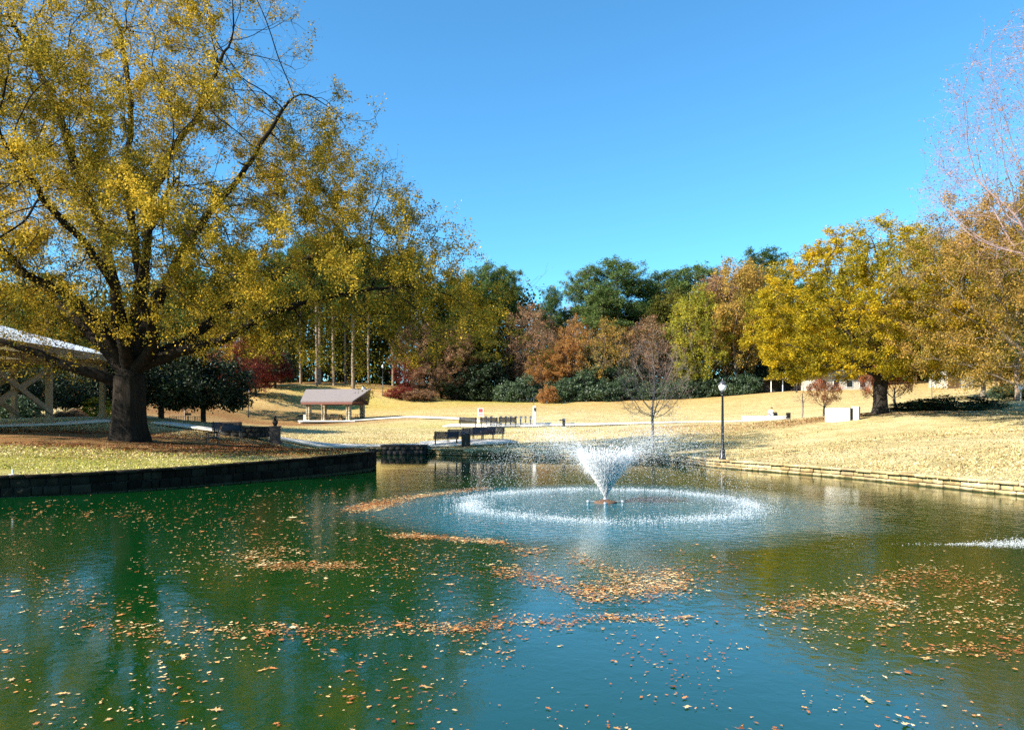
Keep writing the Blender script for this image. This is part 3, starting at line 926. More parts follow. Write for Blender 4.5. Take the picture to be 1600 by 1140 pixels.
# --- the golden oak on the right-hand lawn
def golden():
    prof = ip([(2.6, 5.5), (4, 8.0), (6.5, 9.4), (9, 9.3), (12, 7.6), (14.5, 5.0), (16.3, 1.2)])
    A = cloud(4200, prof, 2.9, 16.2, 1.0, .95, seed=41, lump=.14, hollow=.45)
    wood, fol = make_tree('golden', A, trunk_pts(2.6, 5, .04, seed=4), .4, 5.5, .65, .009, 2.2, .65, 1.4, .65, 44, .115, seed=6, sub=1, jit=.2,
                          bare=lambda p, r: np.clip(1.05 + .9 * nse(p, .55, 12), .1, 1.7) * (1 - .4 * np.clip((p[:, 2] - 14) / 2.5, 0, 1)), flare=(-.2, .35, .5), maxr=.42)
    put_tree('oak_tree', wood, fol, stand(1376, 58), 'rounded golden yellow oak with a dark trunk on the bright lawn', None, B_DARK, L_GOLD, 0, (1.18, 1.18, .93))
    return wood, fol
GOLD = golden()

# --- generic trees of the wood, each mesh shared by several trees
def dec(seed, h=18.0, rr=5.2, base=3.0, nleaf=22, n=1300, leaf=.23, sparse=.9, thin=.7, ntw=1.6, lump=.22, hollow=.3, maxr=.24, minr=.010, tip=.012, sub=1):
    prof = ip([(base, rr * .45), (base + (h - base) * .25, rr * .9), (base + (h - base) * .5, rr), (base + (h - base) * .8, rr * .72), (h, rr * .12)])
    A = cloud(n, prof, base, h, seed=seed, lump=lump, hollow=hollow)
    return make_tree('wood%d' % seed, A, trunk_pts(base * .9, 4, .1, seed=seed), .55, 6.0, .85, tip, 2.2, thin, ntw, 1.0, nleaf, leaf, seed=seed, sub=sub, jit=.2,
                     bare=lambda p, r: np.clip(sparse + .9 * nse(p, .6, seed), .03, 1.6), maxr=maxr, spread=.22, minr=minr)
DEC = [dec(101), dec(102, rr=6.0, h=17, sparse=.8), dec(103, rr=4.3, h=19), dec(104, rr=5.0, h=16, base=1.2, sparse=1.1, nleaf=24)]
SPARSE = [dec(111, nleaf=10, sparse=.6, ntw=1.8, minr=.014, leaf=.22), dec(112, rr=6.2, nleaf=10, sparse=.65, ntw=1.8, minr=.014, leaf=.22)]
BARE = [dec(121, rr=4.5, nleaf=1.5, ntw=2.2, sparse=.3, minr=.014), dec(122, rr=5.5, nleaf=1.5, sparse=.3, ntw=2.2, minr=.014)]

def pine(seed, h=24.0, crown=.5, rr=3.8, leafn=20):
    r = np.random.default_rng(seed)
    base = h * (1 - crown)
    pts = []
    nb = int(16 + crown * 18)
    for i in range(nb):
        t = (i + r.uniform(0, 1)) / nb
        z = base + (h - base) * t
        a = r.uniform(0, 6.28)
        Lb = rr * (1.05 - .75 * t ** 1.6) * r.uniform(.45, 1.1)
        c = np.array([math.cos(a) * Lb, math.sin(a) * Lb, z + Lb * .22])
        pts.append(c + r.normal(size=(44, 3)) * [1.05, 1.05, .5])
        if Lb > 2.2: pts.append(c * [.6, .6, 1] + r.normal(size=(14, 3)) * [.7, .7, .35])
    pts.append(r.normal(size=(60, 3)) * [.9, .9, .6] + [0, 0, h - .6])
    A = np.concatenate(pts)
    tr = trunk_pts(h * .97, 30, .05, seed=seed)
    return make_tree('pine%d' % seed, A, tr, .5, 3.2, .5, .012, 2.3, .8, 2.0, .55, leafn, .27, seed=seed, maxr=.26, aspect=.40, spread=.24, sm=1, minr=.010)
PINE = [pine(201), pine(202, 25, .42, 4.2), pine(203, 23, .7, 4.0, 24), pine(204, 24, .35, 3.4)]

def evergreen(seed, h, rr, base, n, leaf, nclump):
    """dense leafy mass down to the ground: clumps of leaves on and inside an uneven surface"""
    r = np.random.default_rng(seed)
    prof = ip([(base, rr * .8), (base + (h - base) * .3, rr), (base + (h - base) * .65, rr * .8), (base + (h - base) * .9, rr * .42), (h, rr * .05)])
    A = cloud(nclump, prof, base, h, seed=seed, lump=.22, hollow=.65)
    N, par = colonize(A, trunk_pts(max(h * .55, .5), 6, .05, seed=seed), .4 if h < 6 else .6, 6.0, .5 if h < 6 else .9, seed=seed)
    rad = np.maximum(radii(N, par, .012, 2.1), .01); rad *= (.05 + h * .022) / rad[0]
    mc = main_child(par, rad)
    wood = wood_mesh('ev%d' % seed, N, par, rad, mc)
    cs = A[r.integers(0, len(A), n // 22)]
    C = np.repeat(cs, 22, 0) + r.normal(size=(len(cs) * 22, 3)) * [rr * .095, rr * .095, rr * .06]
    V, F = leaf_quads(C, leaf, r, .55)
    return wood, raw_mesh('evl%d' % seed, V, [F])
EVER = [evergreen(301, 9, 4.6, 1.6, 16000, .30, 420), evergreen(302, 13, 4.0, .6, 20000, .30, 500)]
SHRUB = [evergreen(311, 4.2, 2.6, .1, 9000, .22, 260), evergreen(312, 5.0, 2.4, .1, 9000, .22, 260), evergreen(313, 3.4, 2.8, .1, 8000, .22, 240)]

# --- pale purple budding tree at the right edge, mostly bare twigs
prof = ip([(8, 4.0), (12, 6.8), (16, 6.5), (20, 5.0), (22.8, .8)])
A = cloud(2600, prof, 8, 22.8, seed=51, lump=.2, hollow=.2)
wd, fl = make_tree('bud', A, trunk_pts(6.5, 10, .05, seed=9), .45, 5.5, .75, .007, 2.15, .7, 2.2, 1.0, 2.6, .07, seed=9, trop=(0, 0, .05), maxr=.34, spread=.05, sub=2, jit=.2)
put_tree('budding_tree', wd, fl, stand(1668, 38), 'tall nearly bare tree with pinkish purple twigs above the bronze oak', None, B_MAPLE, L_PINK)
# --- bronze oak at the right edge
prof = ip([(2.0, 5.5), (4, 8.4), (7, 9.6), (10.5, 8.6), (13.5, 6.0), (15.6, 1.0)])
A = cloud(3400, prof, 2.0, 15.6, seed=61, lump=.25, hollow=.3)
wd, fl = make_tree('bronze', A, trunk_pts(2.2, 5, .05, seed=10), .45, 5.5, .75, .009, 2.2, .65, 1.6, .8, 32, .10, seed=14, maxr=.36, sub=1, jit=.2, spread=.15,
                   bare=lambda p, r: np.clip(1.0 + 1.1 * nse(p, .5, 77), .1, 1.7))
BRONZE_T = (wd, fl)
put_tree('oak_tree', wd, fl, stand(1648, 46), 'bronze brown oak with thin foliage and sky gaps past the golden oak', None, B_GREY, L_BRONZE)

# --- slender bare tree by the fountain and other young ones
def bare_young(seed, h=6.6, rr=2.5, n=900):
    prof = ip([(1.5, rr * .5), (h * .38, rr * .85), (h * .6, rr), (h * .85, rr * .7), (h, .2)])
    A = cloud(n, prof, 1.7, h, seed=seed, lump=.2, hollow=.1)
    return make_tree('young%d' % seed, A, trunk_pts(1.7, 5, .03, seed=seed), .18, 2.4,   .24, .006, 2.3, .65, 1.5, .42, .5, .05, seed=seed, maxr=.085, trop=(0, 0, .04), minr=.006, sub=1)
YB = bare_young(71)
put_tree('bare_tree', YB[0], YB[1], stand(1021, 46.5), 'slender bare young tree with dark branches behind the fountain spray', None, B_BARE, L_PINK, 0, (1.0, 1.0, 1.14))
YB2 = bare_young(72, 4.4, 1.2, 220)
put_tree('bare_tree', YB2[0], YB2[1], stand(1254, 66), 'small pale bare sapling beside the low white wall', None, B_BARE, L_PINK, 0, .85)
put_tree('bare_tree', YB2[0], None, stand(1456, 84), 'thin sapling on the slope beyond the golden oak', None, B_GREY, L_PINK, 2.0, (.55, .55, 1.0))
put_tree('bare_tree', YB2[0], None, stand(289, 70), 'young bare sapling inside the small dark fence', None, B_BARE, L_PINK, 1.0, .85)

def multi(seed, h=3.4, rr=1.5):
    """several stems from one base, fine red foliage"""
    prof = ip([(.9, .5), (1.6, rr * .85), (h * .8, rr), (h, .3)])
    A = cloud(260, prof, .8, h, seed=seed, lump=.15)
    return make_tree('multi%d' % seed, A, np.array([(0, 0, -.1), (0, 0, .12), (.02, 0, .3)]), .16, 3.0, .26, .008, 2.1, .7, 1.8, .32, 24, .075, seed=seed, maxr=.09, trop=(0, 0, .05), minr=.007, jit=.2)
CM = multi(81)
put_tree('red_shrub', CM[0], CM[1], stand(1287, 66), 'small orange red multi-stemmed shrub left of the white enclosure', 'red crape myrtles', B_BARE, L_CORAL, 0, 1.0, 'shrub')
bpy.data.objects['red_shrub']['label'] = 'small orange red multi-stemmed shrub standing alone beside the white enclosure'
put_tree('red_shrub', CM[0], CM[1], stand(1400, 62), 'taller thin red shrub just behind the trunk of the golden oak', 'red crape myrtles', B_BARE, L_CORAL, 2.2, (1.15, 1.15, 1.3), 'shrub')
put_tree('red_shrub', CM[0], CM[1], stand(1366, 64), 'faint reddish shrub half hidden by the trunk of the golden oak', 'red crape myrtles', B_BARE, L_CORAL, 4.0, (.8, .8, 1.2), 'shrub')

# --- single trees in the middle distance
E0, E1 = EVER
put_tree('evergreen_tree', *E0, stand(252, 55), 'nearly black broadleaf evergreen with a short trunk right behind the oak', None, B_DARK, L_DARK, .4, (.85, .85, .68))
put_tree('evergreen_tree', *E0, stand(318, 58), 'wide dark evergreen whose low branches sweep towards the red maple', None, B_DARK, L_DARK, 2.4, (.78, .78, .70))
put_tree('maple_tree', *DEC[3], stand(398, 108), 'dark red maple on the slope behind the far lamp post', None, B_DARK, L_RED, 0, (.92, .92, .55))
put_tree('maple_tree', *DEC[1], stand(360, 96), 'red brown tree with a pale straight trunk at the slope foot', None, B_GREY, L_RED, 1, (.6, .6, .55))

# wood edge: (px, distance, mesh, scale xy, scale z, bark, leaf, kind, label)
W = [
 # pines with pale trunks seen under the oak
 (495, 124, PINE[3], 1, 1.0, B_PINE, L_PINE, 'pine_tree', 'pale trunked pine rising just behind the pavilion roof, first of the bare trunks'),
 (500, 127, PINE[1], 1, .98, B_PINE, L_PINE, 'pine_tree', 'pine with a pale trunk close against its twin behind the pavilion'),
 (522, 126, PINE[3], .9, 1.05, B_PINE, L_PINE, 'pine_tree', 'thin pale pine trunk above the middle of the pavilion roof'),
 (552, 125, PINE[0], 1.1, 1.0, B_PINE, L_PINE, 'pine_tree', 'stoutest pale pine trunk above the pavilion ridge'),
 (576, 133, PINE[3], .9, .95, B_PINE, L_PINE, 'pine_tree', 'pine set back in the wood past the pavilion ridge end'),
 (540, 138, PINE[3], .8, .95, B_PINE, L_PINE, 'pine_tree', 'slim pine deep in the shade between two pale trunks'),
 (470, 134, PINE[1], .9, .95, B_PINE, L_PINE, 'pine_tree', 'pine in shade behind the red maple and the pavilion'),
 (614, 136, PINE[0], 1, .95, B_PINE, L_PINE, 'pine_tree', 'tall pine over the red shrubs where the lawn meets the wood'),
 (645, 138, PINE[1], 1, .98, B_PINE, L_PINE, 'pine_tree', 'tall pine behind the rusty tree at the edge of the oak crown'),
 (438, 136, PINE[0], 1, .95, B_PINE, L_PINE, 'pine_tree', 'pine behind the red maple under the oak crown'),
 (375, 130, PINE[1], 1, .95, B_PINE, L_PINE, 'pine_tree', 'pine seen through the oak crown above the red maple'),
 # left of centre
 (700, 140, PINE[2], 1.05, .92, B_PINE, L_PINE, 'pine_tree', 'dark green pine whose top just clears the tip of the oak crown'),
 (732, 136, PINE[2], 1.15, .96, B_PINE, L_PINE, 'pine_tree', 'bushy dark pine below the moon, the broadest of its clump'),
 (763, 137, PINE[0], 1.1, 1.02, B_PINE, L_PINE, 'pine_tree', 'pine with a rounded top directly below the moon'),
 (793, 140, PINE[1], .85, .96, B_PINE, L_PINE, 'pine_tree', 'narrow pine rising between the moonlit clump and the rusty tree'),
 (748, 129, PINE[2], 1.1, .76, B_PINE, L_OLIVE, 'pine_tree', 'lower olive green pine in front of the clump under the moon'),
 (690, 129, DEC[1], .95, .82, B_DARK, L_OLIVE, 'tree', 'olive brown tree beside the rusty maple at the wood edge'),
 (655, 127, DEC[0], .9, .75, B_DARK, L_RUST, 'tree', 'rust red tree at the lawn edge under the end of the oak crown'),
 (712, 126, DEC[2], .9, .66, B_DARK, L_RUST, 'tree', 'dull rusty maple in front of the dark pines'),
 (640, 124, SPARSE[0], .55, .42, B_DARK, L_RED, 'tree', 'small bright crimson tree at the lawn edge'),
 (672, 124, SPARSE[1], .6, .36, B_DARK, L_RUST, 'tree', 'low reddish tree next to the crimson one'),
 (825, 131, SPARSE[0], 1.05, .95, B_GREY, L_RUST, 'tree', 'tall rusty brown tree with thin foliage left of the bare pale trees'),
 (842, 128, SPARSE[1], .8, .74, B_GREY, L_RUST, 'tree', 'reddish brown open tree above the bicycle dock'),
 (868, 142, BARE[0], 1.1, 1.05, B_BARE, L_PINK, 'tree', 'bare pale tree against the sky between rusty crown and pines'),
 (888, 144, BARE[1], 1.0, 1.02, B_BARE, L_PINK, 'tree', 'second bare pale tree against the sky next to the lone pine'),
 (862, 134, PINE[0], .6, .82, B_PINE, L_PINE, 'pine_tree', 'small pine top poking out in front of the bare pale trees'),
 (884, 126, DEC[0], .75, .60, B_GREY, L_ORANGE, 'tree', 'orange leaved tree low in the middle of the wood edge'),
 (852, 125, DEC[2], .8, .46, B_GREY, L_ORANGE, 'tree', 'small orange tree above the dark evergreen shrubs'),
 (908, 129, SPARSE[1], .9, .80, B_GREY, L_ORANGE, 'tree', 'fawn and orange thin tree beside the lone pine'),
 (920, 137, PINE[1], .95, .96, B_PINE, L_PINE, 'pine_tree', 'lone pine with a round top right of the bare pale trees'),
 (965, 136, PINE[1], 1.2, 1.01, B_PINE, L_PINE, 'pine_tree', 'wide flat topped pine right of the lone round one'),
 (942, 131, PINE[2], 1.1, .84, B_PINE, L_PINE, 'pine_tree', 'shorter pine filling the gap under two round pine tops'),
 (945, 125, SPARSE[0], .9, .78, B_GREY, L_BRONZE, 'tree', 'grey brown twiggy tree in front of the flat topped pine'),
 (1003, 138, PINE[2], 1.2, .93, B_PINE, L_PINE, 'pine_tree', 'dense pine right of the flat topped one'),
 (985, 130, DEC[1], .8, .74, B_DARK, L_OLIVE, 'tree', 'olive tree beneath the dense pines'),
 (1015, 125, SPARSE[1], .95, .78, B_GREY, L_RUST, 'tree', 'brown twiggy tree above the bare young tree'),
 (1042, 139, PINE[2], 1.2, 1.0, B_PINE, L_PINE, 'pine_tree', 'dense pine stepping up towards the tallest one'),
 (1088, 136, PINE[2], 1.35, 1.03, B_PINE, L_PINE, 'pine_tree', 'tallest broad pine of the skyline left of the brown crown'),
 (1052, 130, DEC[2], 1.2, 1.05, B_DARK, L_OLIVE, 'tree', 'dark olive tree in front of the tallest pine'),
 (1192, 140, PINE[1], 1.2, 1.06, B_PINE, L_PINE, 'pine_tree', 'pine top showing between the brown crown and the golden oak'),
 (1092, 120, DEC[0], 1.0, 1.02, B_GREY, L_YGREEN, 'tree', 'yellow green tree at the flank of the brown crown'),
 (1080, 122, DEC[3], .6, .55, B_GREY, L_YGREEN, 'tree', 'low green yellow tree above the evergreen hedge'),
 (1152, 121, DEC[1], 1.2, 1.32, B_GREY, L_BRONZE, 'tree', 'large brown crowned tree left of the golden oak'),
 (1135, 126, DEC[0], 1.15, 1.22, B_GREY, L_RUST, 'tree', 'rusty brown tree merged behind the large brown crown'),
 (1180, 124, SPARSE[1], 1.1, 1.22, B_BARE, L_BRONZE, 'tree', 'twiggy brown tree with sky gaps beside the golden oak'),
 (1215, 126, DEC[2], 1.0, .85, B_DARK, L_OLIVE, 'tree', 'dark olive tree in the shade left behind the golden oak'),
 (1255, 130, PINE[2], 1.1, .8, B_PINE, L_PINE, 'pine_tree', 'pine behind the white building and the golden crown'),
 (1310, 132, DEC[1], 1.1, .8, B_DARK, L_OLIVE, 'tree', 'olive tree behind the white building'),
 (1370, 130, DEC[0], 1.1, .8, B_DARK, L_BRONZE, 'tree', 'bronze tree behind the golden oak trunk'),
 (1430, 128, PINE[2], 1.1, .8, B_PINE, L_PINE, 'pine_tree', 'pine behind the slope between the golden and bronze oaks'),
 (1490, 122, DEC[3], 1.0, .8, B_DARK, L_YGREEN, 'tree', 'green tree beside the pale house front'),
 (1560, 118, DEC[1], 1.1, .9, B_DARK, L_BRONZE, 'tree', 'brown tree behind the grey trunked tree'),
 (1620, 112, PINE[1], 1.3, .95, B_PINE, L_PINE, 'pine_tree', 'dark pine seen through the bronze oak'),
 (1590, 70, PINE[2], .9, .62, B_PINE, L_PINE, 'pine_tree', 'pine with dark boughs showing through the bronze oak'),
 (1535, 82, DEC[1], 1.0, .72, B_GREY, L_BRONZE, 'tree', 'bronze tree with a stout grey trunk on the upper slope'),
 # behind the timber shelter
 (20, 118, DEC[3], 1.2, .8, B_DARK, L_OLIVE, 'tree', 'olive tree far behind the timber shelter'),
 (75, 112, PINE[2], 1.2, .8, B_PINE, L_PINE, 'pine_tree', 'pine behind the crossed timber braces'),
 (140, 116, DEC[1], 1.2, .8, B_DARK, L_OLIVE, 'tree', 'dark tree between shelter post and oak trunk'),
 (230, 118, DEC[3], 1.2, .8, B_DARK, L_OLIVE, 'tree', 'dark tree on the slope behind the black evergreen'),
 (300, 120, PINE[2], 1.2, .85, B_PINE, L_PINE, 'pine_tree', 'pine on the slope above the fenced sapling'),
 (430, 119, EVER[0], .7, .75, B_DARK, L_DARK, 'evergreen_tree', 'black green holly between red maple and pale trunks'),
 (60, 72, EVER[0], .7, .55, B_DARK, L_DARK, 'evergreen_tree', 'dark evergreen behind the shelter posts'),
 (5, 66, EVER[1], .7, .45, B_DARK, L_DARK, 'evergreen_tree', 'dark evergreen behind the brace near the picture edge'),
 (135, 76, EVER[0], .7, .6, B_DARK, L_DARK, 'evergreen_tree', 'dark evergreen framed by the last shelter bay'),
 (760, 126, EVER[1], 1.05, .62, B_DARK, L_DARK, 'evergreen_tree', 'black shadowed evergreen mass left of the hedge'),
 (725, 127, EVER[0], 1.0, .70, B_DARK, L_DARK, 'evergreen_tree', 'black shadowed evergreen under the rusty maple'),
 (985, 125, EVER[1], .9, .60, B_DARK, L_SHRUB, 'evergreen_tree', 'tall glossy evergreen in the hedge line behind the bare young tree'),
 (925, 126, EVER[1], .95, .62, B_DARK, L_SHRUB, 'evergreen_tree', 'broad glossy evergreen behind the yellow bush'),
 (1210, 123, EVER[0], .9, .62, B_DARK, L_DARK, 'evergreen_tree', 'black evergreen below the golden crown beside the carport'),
]
for i, (px, Y, (wd, fl), sx, sz, mw, mf, nm, lb) in enumerate(W):
    if nm == 'pine_tree' and px > 650: sz *= .95
    x, y, z = stand(px, Y)
    put_tree(nm, wd, fl, (x, y, z - .1), lb, 'trees along the edge of the wood', mw, mf, i * 2.399, (sx, sx, sz))

HS = [(795, 121.5, 0, .9, 'end shrub of the evergreen hedge beside the black shadow'), (822, 121, 1, .95, 'hedge shrub above the solar panel'),
      (852, 122.5, 2, 1.0, 'hedge shrub right behind the yellow bush'), (884, 121, 0, 1.0, 'hedge shrub just right of the yellow bush'),
      (912, 121.5, 1, 1.05, 'bulging hedge shrub above the black post'), (944, 121, 2, 1.1, 'wide hedge shrub left of the bare young tree'),
      (978, 121.5, 1, .9, 'hedge shrub behind the branch tips of the bare young tree'), (1008, 121, 0, .8, 'hedge shrub directly behind the bare young tree'),
      (1042, 120.5, 2, .95, 'lower hedge shrub between bare young tree and lamp'), (1072, 120, 0, .9, 'hedge shrub under the yellow green tree'),
      (1102, 119.5, 1, .75, 'hedge shrub beside the lantern of the lamp post, bare tree side'), (1135, 119, 2, 1.05, 'broad hedge shrub right behind the lantern'),
      (1168, 118.5, 0, .9, 'last hedge shrub before the golden oak')]
for i, (px, Y, k, s, lb) in enumerate(HS):
    x, y, z = stand(px, Y)
    put_tree('evergreen_shrub', *SHRUB[k], (x, y, z - .1), lb, 'glossy evergreen shrubs along the wood edge', B_DARK, L_SHRUB, i * 1.7, (s * 1.05, s * 1.05, s), 'shrub')
put_tree('yellow_shrub', *SHRUB[2], stand(857, 117.5), 'small golden orange bush in front of the evergreen hedge', None, B_GREY, L_ORANGE, 1, (.62, .62, .85), 'shrub')
put_tree('red_shrub', *SHRUB[0], stand(655, 121), 'low rusty shrub where the lawn meets the wood', None, B_GREY, L_RUST, 1, (1.2, 1, .45), 'shrub')
put_tree('red_shrub', *SHRUB[2], stand(628, 122), 'low pinkish red bush at the foot of the crimson tree', None, B_GREY, L_RED, 2, (1.1, 1, .6), 'shrub')
put_tree('hedge', *SHRUB[2], stand(1490, 60), 'dark low hedge on the crest, thickest part under the grey trunk', None, B_DARK, L_DARK, 0, (1.5, .5, .38), 'hedge')
put_tree('hedge', *SHRUB[0], stand(1435, 61), 'thin dark hedge end beside the golden oak trunk', None, B_DARK, L_DARK, .1, (1.0, .4, .22), 'hedge')
put_tree('hedge', *SHRUB[0], stand(1585, 72), 'dark round shrubs on the slope near the far white sign', None, B_DARK, L_SHRUB, .4, (1.0, .8, .4), 'hedge')
for i, (px, Y, s, lb) in enumerate([(30, 64, .9, 'green bush behind the crossed braces of the shelter'), (150, 74, .7, 'pale leafy bush seen between the last two shelter posts'), (110, 70, .5, 'reddish low bush behind the middle shelter post')]):
    put_tree('bush', *SHRUB[i], stand(px, Y), lb, None, B_GREY, [L_SHRUB, L_YGREEN, L_RUST][i], i, (s, s, s * .6), 'shrub')

# --- the deep wood behind: trunks and foliage that read as one dark mass
def woods():
    r = np.random.default_rng(77)
    Vs, Fs, off = [], [], 0
    n = 420
    x = r.uniform(-150, 150, n); y = r.uniform(141, 175, n)
    z = ground_z(x, y)
    h = 17.5 + 3.5 * nse(np.c_[x, y * 0, y * 0], .09, 4) + 2 * (x < -18) - 6.5 * np.exp(-((x / y - .062) / .03) ** 2)
    # foliage clumps
    m = 20000
    k = r.integers(0, n, m)
    c = np.c_[x[k], y[k], z[k] + h[k] * r.uniform(.0, 1.0, m)] + r.normal(size=(m, 3)) * [2.6, 2.2, .8]
    C = np.repeat(c, 16, 0) + r.normal(size=(m * 16, 3)) * [.9, .9, .6]
    V, F = leaf_quads(C, .62, r, .7)
    me = raw_mesh('distant_woods', V, [F])
    a = np.c_[x, y, z]; b = np.c_[x + r.uniform(-.5, .5, n), y, z + h]
    d = unit(b - a)
    V2, F2 = frusta(a, b, d, d, np.full(n, .22), np.full(n, .08), 6)
    me2 = raw_mesh('w2', np.concatenate([V, V2]), [F, F2 + len(V)])
    me2.materials.append(L_OLIVE); me2.materials.append(B_DARK)
    mi = np.r_[np.zeros(len(F), int), np.ones(len(F2), int)]
    me2.polygons.foreach_set('material_index', mi.astype(np.int32))
    bpy.data.meshes.remove(me)
    tag(obj('distant_woods', me2), 'dark olive mass of woodland behind the edge trees', 'woods', kind='stuff')
woods()
# ------------------------------------------------------------------ built things
def lamp_post(loc, label, h=4.0, group=None):
    t = thing('street_lamp', loc, label, 'street lamp', group)
    MB().lathe([(.17, -.1), (.17, .1), (.13, .16), (.12, .5), (.075, .6), (.065, h * .45), (.05, h * .78), (.075, h * .79), (.075, h * .81), (.045, h * .815)], 14).build('pole', BLACK, t, True)
    MB().lathe([(.05, h * .81), (.11, h * .825), (.12, h * .84), (.10, h * .85)], 14).build('collar', BLACK, t, True)
    g = MB().lathe([(.09, h * .848), (.16, h * .87), (.195, h * .905), (.17, h * .935)], 16).build('globe', OPAL, t, True)
    MB().lathe([(.20, h * .928), (.205, h * .936), (.15, h * .955), (.07, h * .972), (.04, h * .98), (.018, h), (.005, h * 1.012)], 16).build('cap', STEELD, t, True)
    return t
OPAL = solid('opal_glass', (.75, .76, .78), (.7, .7, .72), 3, .15)
STEELD = solid('dark_lamp_metal', (.10, .10, .11), None, 3, .35, metal=.5)
lp = lamp_post(stand(1129, 36.9), 'tall black lamp post with a white globe at the pond wall')
def far_lamp(px, Y, h, label):
    t = thing('street_lamp', stand(px, Y), label, 'street lamp', 'far lamp posts')
    MB().lathe([(.12, -.1), (.10, .3), (.06, .5), (.05, h * .88)], 8).build('pole', BLACK, t, True)
    MB().lathe([(.08, h * .88), (.20, h * .92), (.17, h * .96), (.03, h)], 10).build('lantern', OPAL, t, True)
far_lamp(388, 95, 3.7, 'thin far lamp post behind the dark stone box')
far_lamp(598, 122, 5.2, 'tall thin far pole on the slope past the pavilion roof')
far_lamp(1226, 118, 3.0, 'short far pole in front of the carport')
far_lamp(1556, 78, 3.4, 'far lamp post on the upper slope beyond the dark hedge')
far_lamp(1245, 108, 3.6, 'pale far pole beside the white building end')

def bench(loc, rz, label, group, L=1.75, mat=None, src=[]):
    """slatted metal bench, back towards local -Y"""
    mat = mat or BENCHM
    if src:
        t = copy_tree(src[0]); t.location = loc; t.rotation_euler = (0, 0, rz)
        t['label'] = label; t['group'] = group
        return t
    t = thing('bench', loc, label, 'bench', group, rz)
    m = MB()
    for k in range(7): m.box((0, -.17 + k * .075, .45), (L, .06, .03))
    m.build('seat', mat, t)
    m = MB()
    for k in range(7): m.box((0, -.24 - k * .022, .52 + k * .072), (L, .03, .06), rx=.25)
    m.build('backrest', mat, t)
    for s in (-1, 1):
        f = MB().path([(s * (L / 2 - .12), .28, 0), (s * (L / 2 - .12), .26, .43), (s * (L / 2 - .12), -.2, .43), (s * (L / 2 - .12), -.40, 1.02)], .028)
        f.tube((s * (L / 2 - .12), -.28, 0), (s * (L / 2 - .12), -.2, .43), .028)
        f.build('leg', BLACK, t)
        MB().path([(s * (L / 2 - .02), .26, .43), (s * (L / 2 - .02), .26, .66), (s * (L / 2 - .02), -.30, .68)], .022).build('armrest', BLACK, t)
    src.append(t)
    return t
BG = 'benches on the white plaza'
def bz(px, Y, dz=.08):
    x, y, z = stand(px, Y); return (x, y, z + dz)
bench(bz(697, 52.7), .18, 'brownish bench at the pond corner of the white plaza', BG)
bench(bz(716, 54.3), .30, 'second bench of the row, partly behind the black bin', BG)
bench(bz(738, 55.4), .26, 'third bench of the row, its back showing above the bin', BG)
bench(bz(755, 56.4), .22, 'fourth bench of the row with a bluish back', BG)
bench(bz(770, 57.0), .16, 'last bench of the row on the side of the bare tree', BG)
bench(bz(731, 73.5), .1, 'lone dark bench on the grass left of the bicycle dock', 'benches by the bicycle dock')
bench(bz(764, 73.6), 0, 'bench in front of the striped sign end of the bicycle dock', 'benches by the bicycle dock')
bench(bz(793, 73.6), 0, 'bench in front of the middle of the bicycle dock', 'benches by the bicycle dock')
bench(stand(333, 37.5), 2.0, 'dark bench in the shade under the big oak', None)
bench(stand(357, 44), .1, 'dark bench with pale highlights beside the stone box', None)

t = thing('trash_bin', bz(728, 51.4, .06), 'round black slatted bin in front of the benches', 'trash bin')
m = MB()
for k in range(22):
    a = 2 * math.pi * k / 22
    m.box((.30 * math.cos(a), .30 * math.sin(a), .44), (.02, .062, .82), rz=a)
m.lathe([(.27, .04), (.27, .84)], 18)
m.build('body', BLACK, t)
MB().ring((0, 0, .87), .29, .03, 'Z', 20, 6).build('rim', BLACK, t, True)
MB().lathe([(.30, 0), (.30, .05)], 18).build('base', BLACK, t)

# dark stone boxes
def stone_box(px, Y, w_, d_, h_, label, z=None, rz=0):
    x, y, zz = stand(px, Y)
    zz = zz if z is None else z
    t = thing('stone_planter', (x, y, zz), label, 'planter', None, rz)
    V, F = [], []
    for c in range(max(2, int(h_ / .22))):
        hh = h_ / max(2, int(h_ / .22))
        for (ax, ay, L, dx, dy) in ((1, 0, w_, 0, -d_ / 2), (1, 0, w_, 0, d_ / 2), (0, 1, d_, -w_ / 2, 0), (0, 1, d_, w_ / 2, 0)):
            u = -L / 2
            while u < L / 2 - .05:
                l = min(R.uniform(.3, .6), L / 2 - u)
                cx, cy = dx + ax * (u + l / 2), dy + ay * (u + l / 2)
                block(V, F, (cx, cy, hh * (c + .5)), np.array([ax, ay]), np.array([-ay, ax]), l - .02, hh - .02, .22)
                u += l
    o = obj('walls', raw_mesh('walls', V, [F]), DGREY, t)
    m = MB()
    m.box((0, -d_ / 2, h_ + .03), (w_ + .3, .32, .06)); m.box((0, d_ / 2, h_ + .03), (w_ + .3, .32, .06))
    m.box((-w_ / 2, 0, h_ + .032), (.32, d_ - .33, .06)); m.box((w_ / 2, 0, h_ + .032), (.32, d_ - .33, .06))
    m.build('capstones', DGREY, t)
    MB().box((0, 0, h_ / 2 - .05), (w_ - .1, d_ - .1, h_ - .1)).build('soil', BROWN, t)
    return t
stone_box(385, 46.5, 2.3, 1.6, .62, 'long black stone box between the pale bench and the bust')
stone_box(632, 51.1, 2.75, 1.3, .62, 'black stone box standing in the water at the pond edge', z=-.02, rz=-.03)

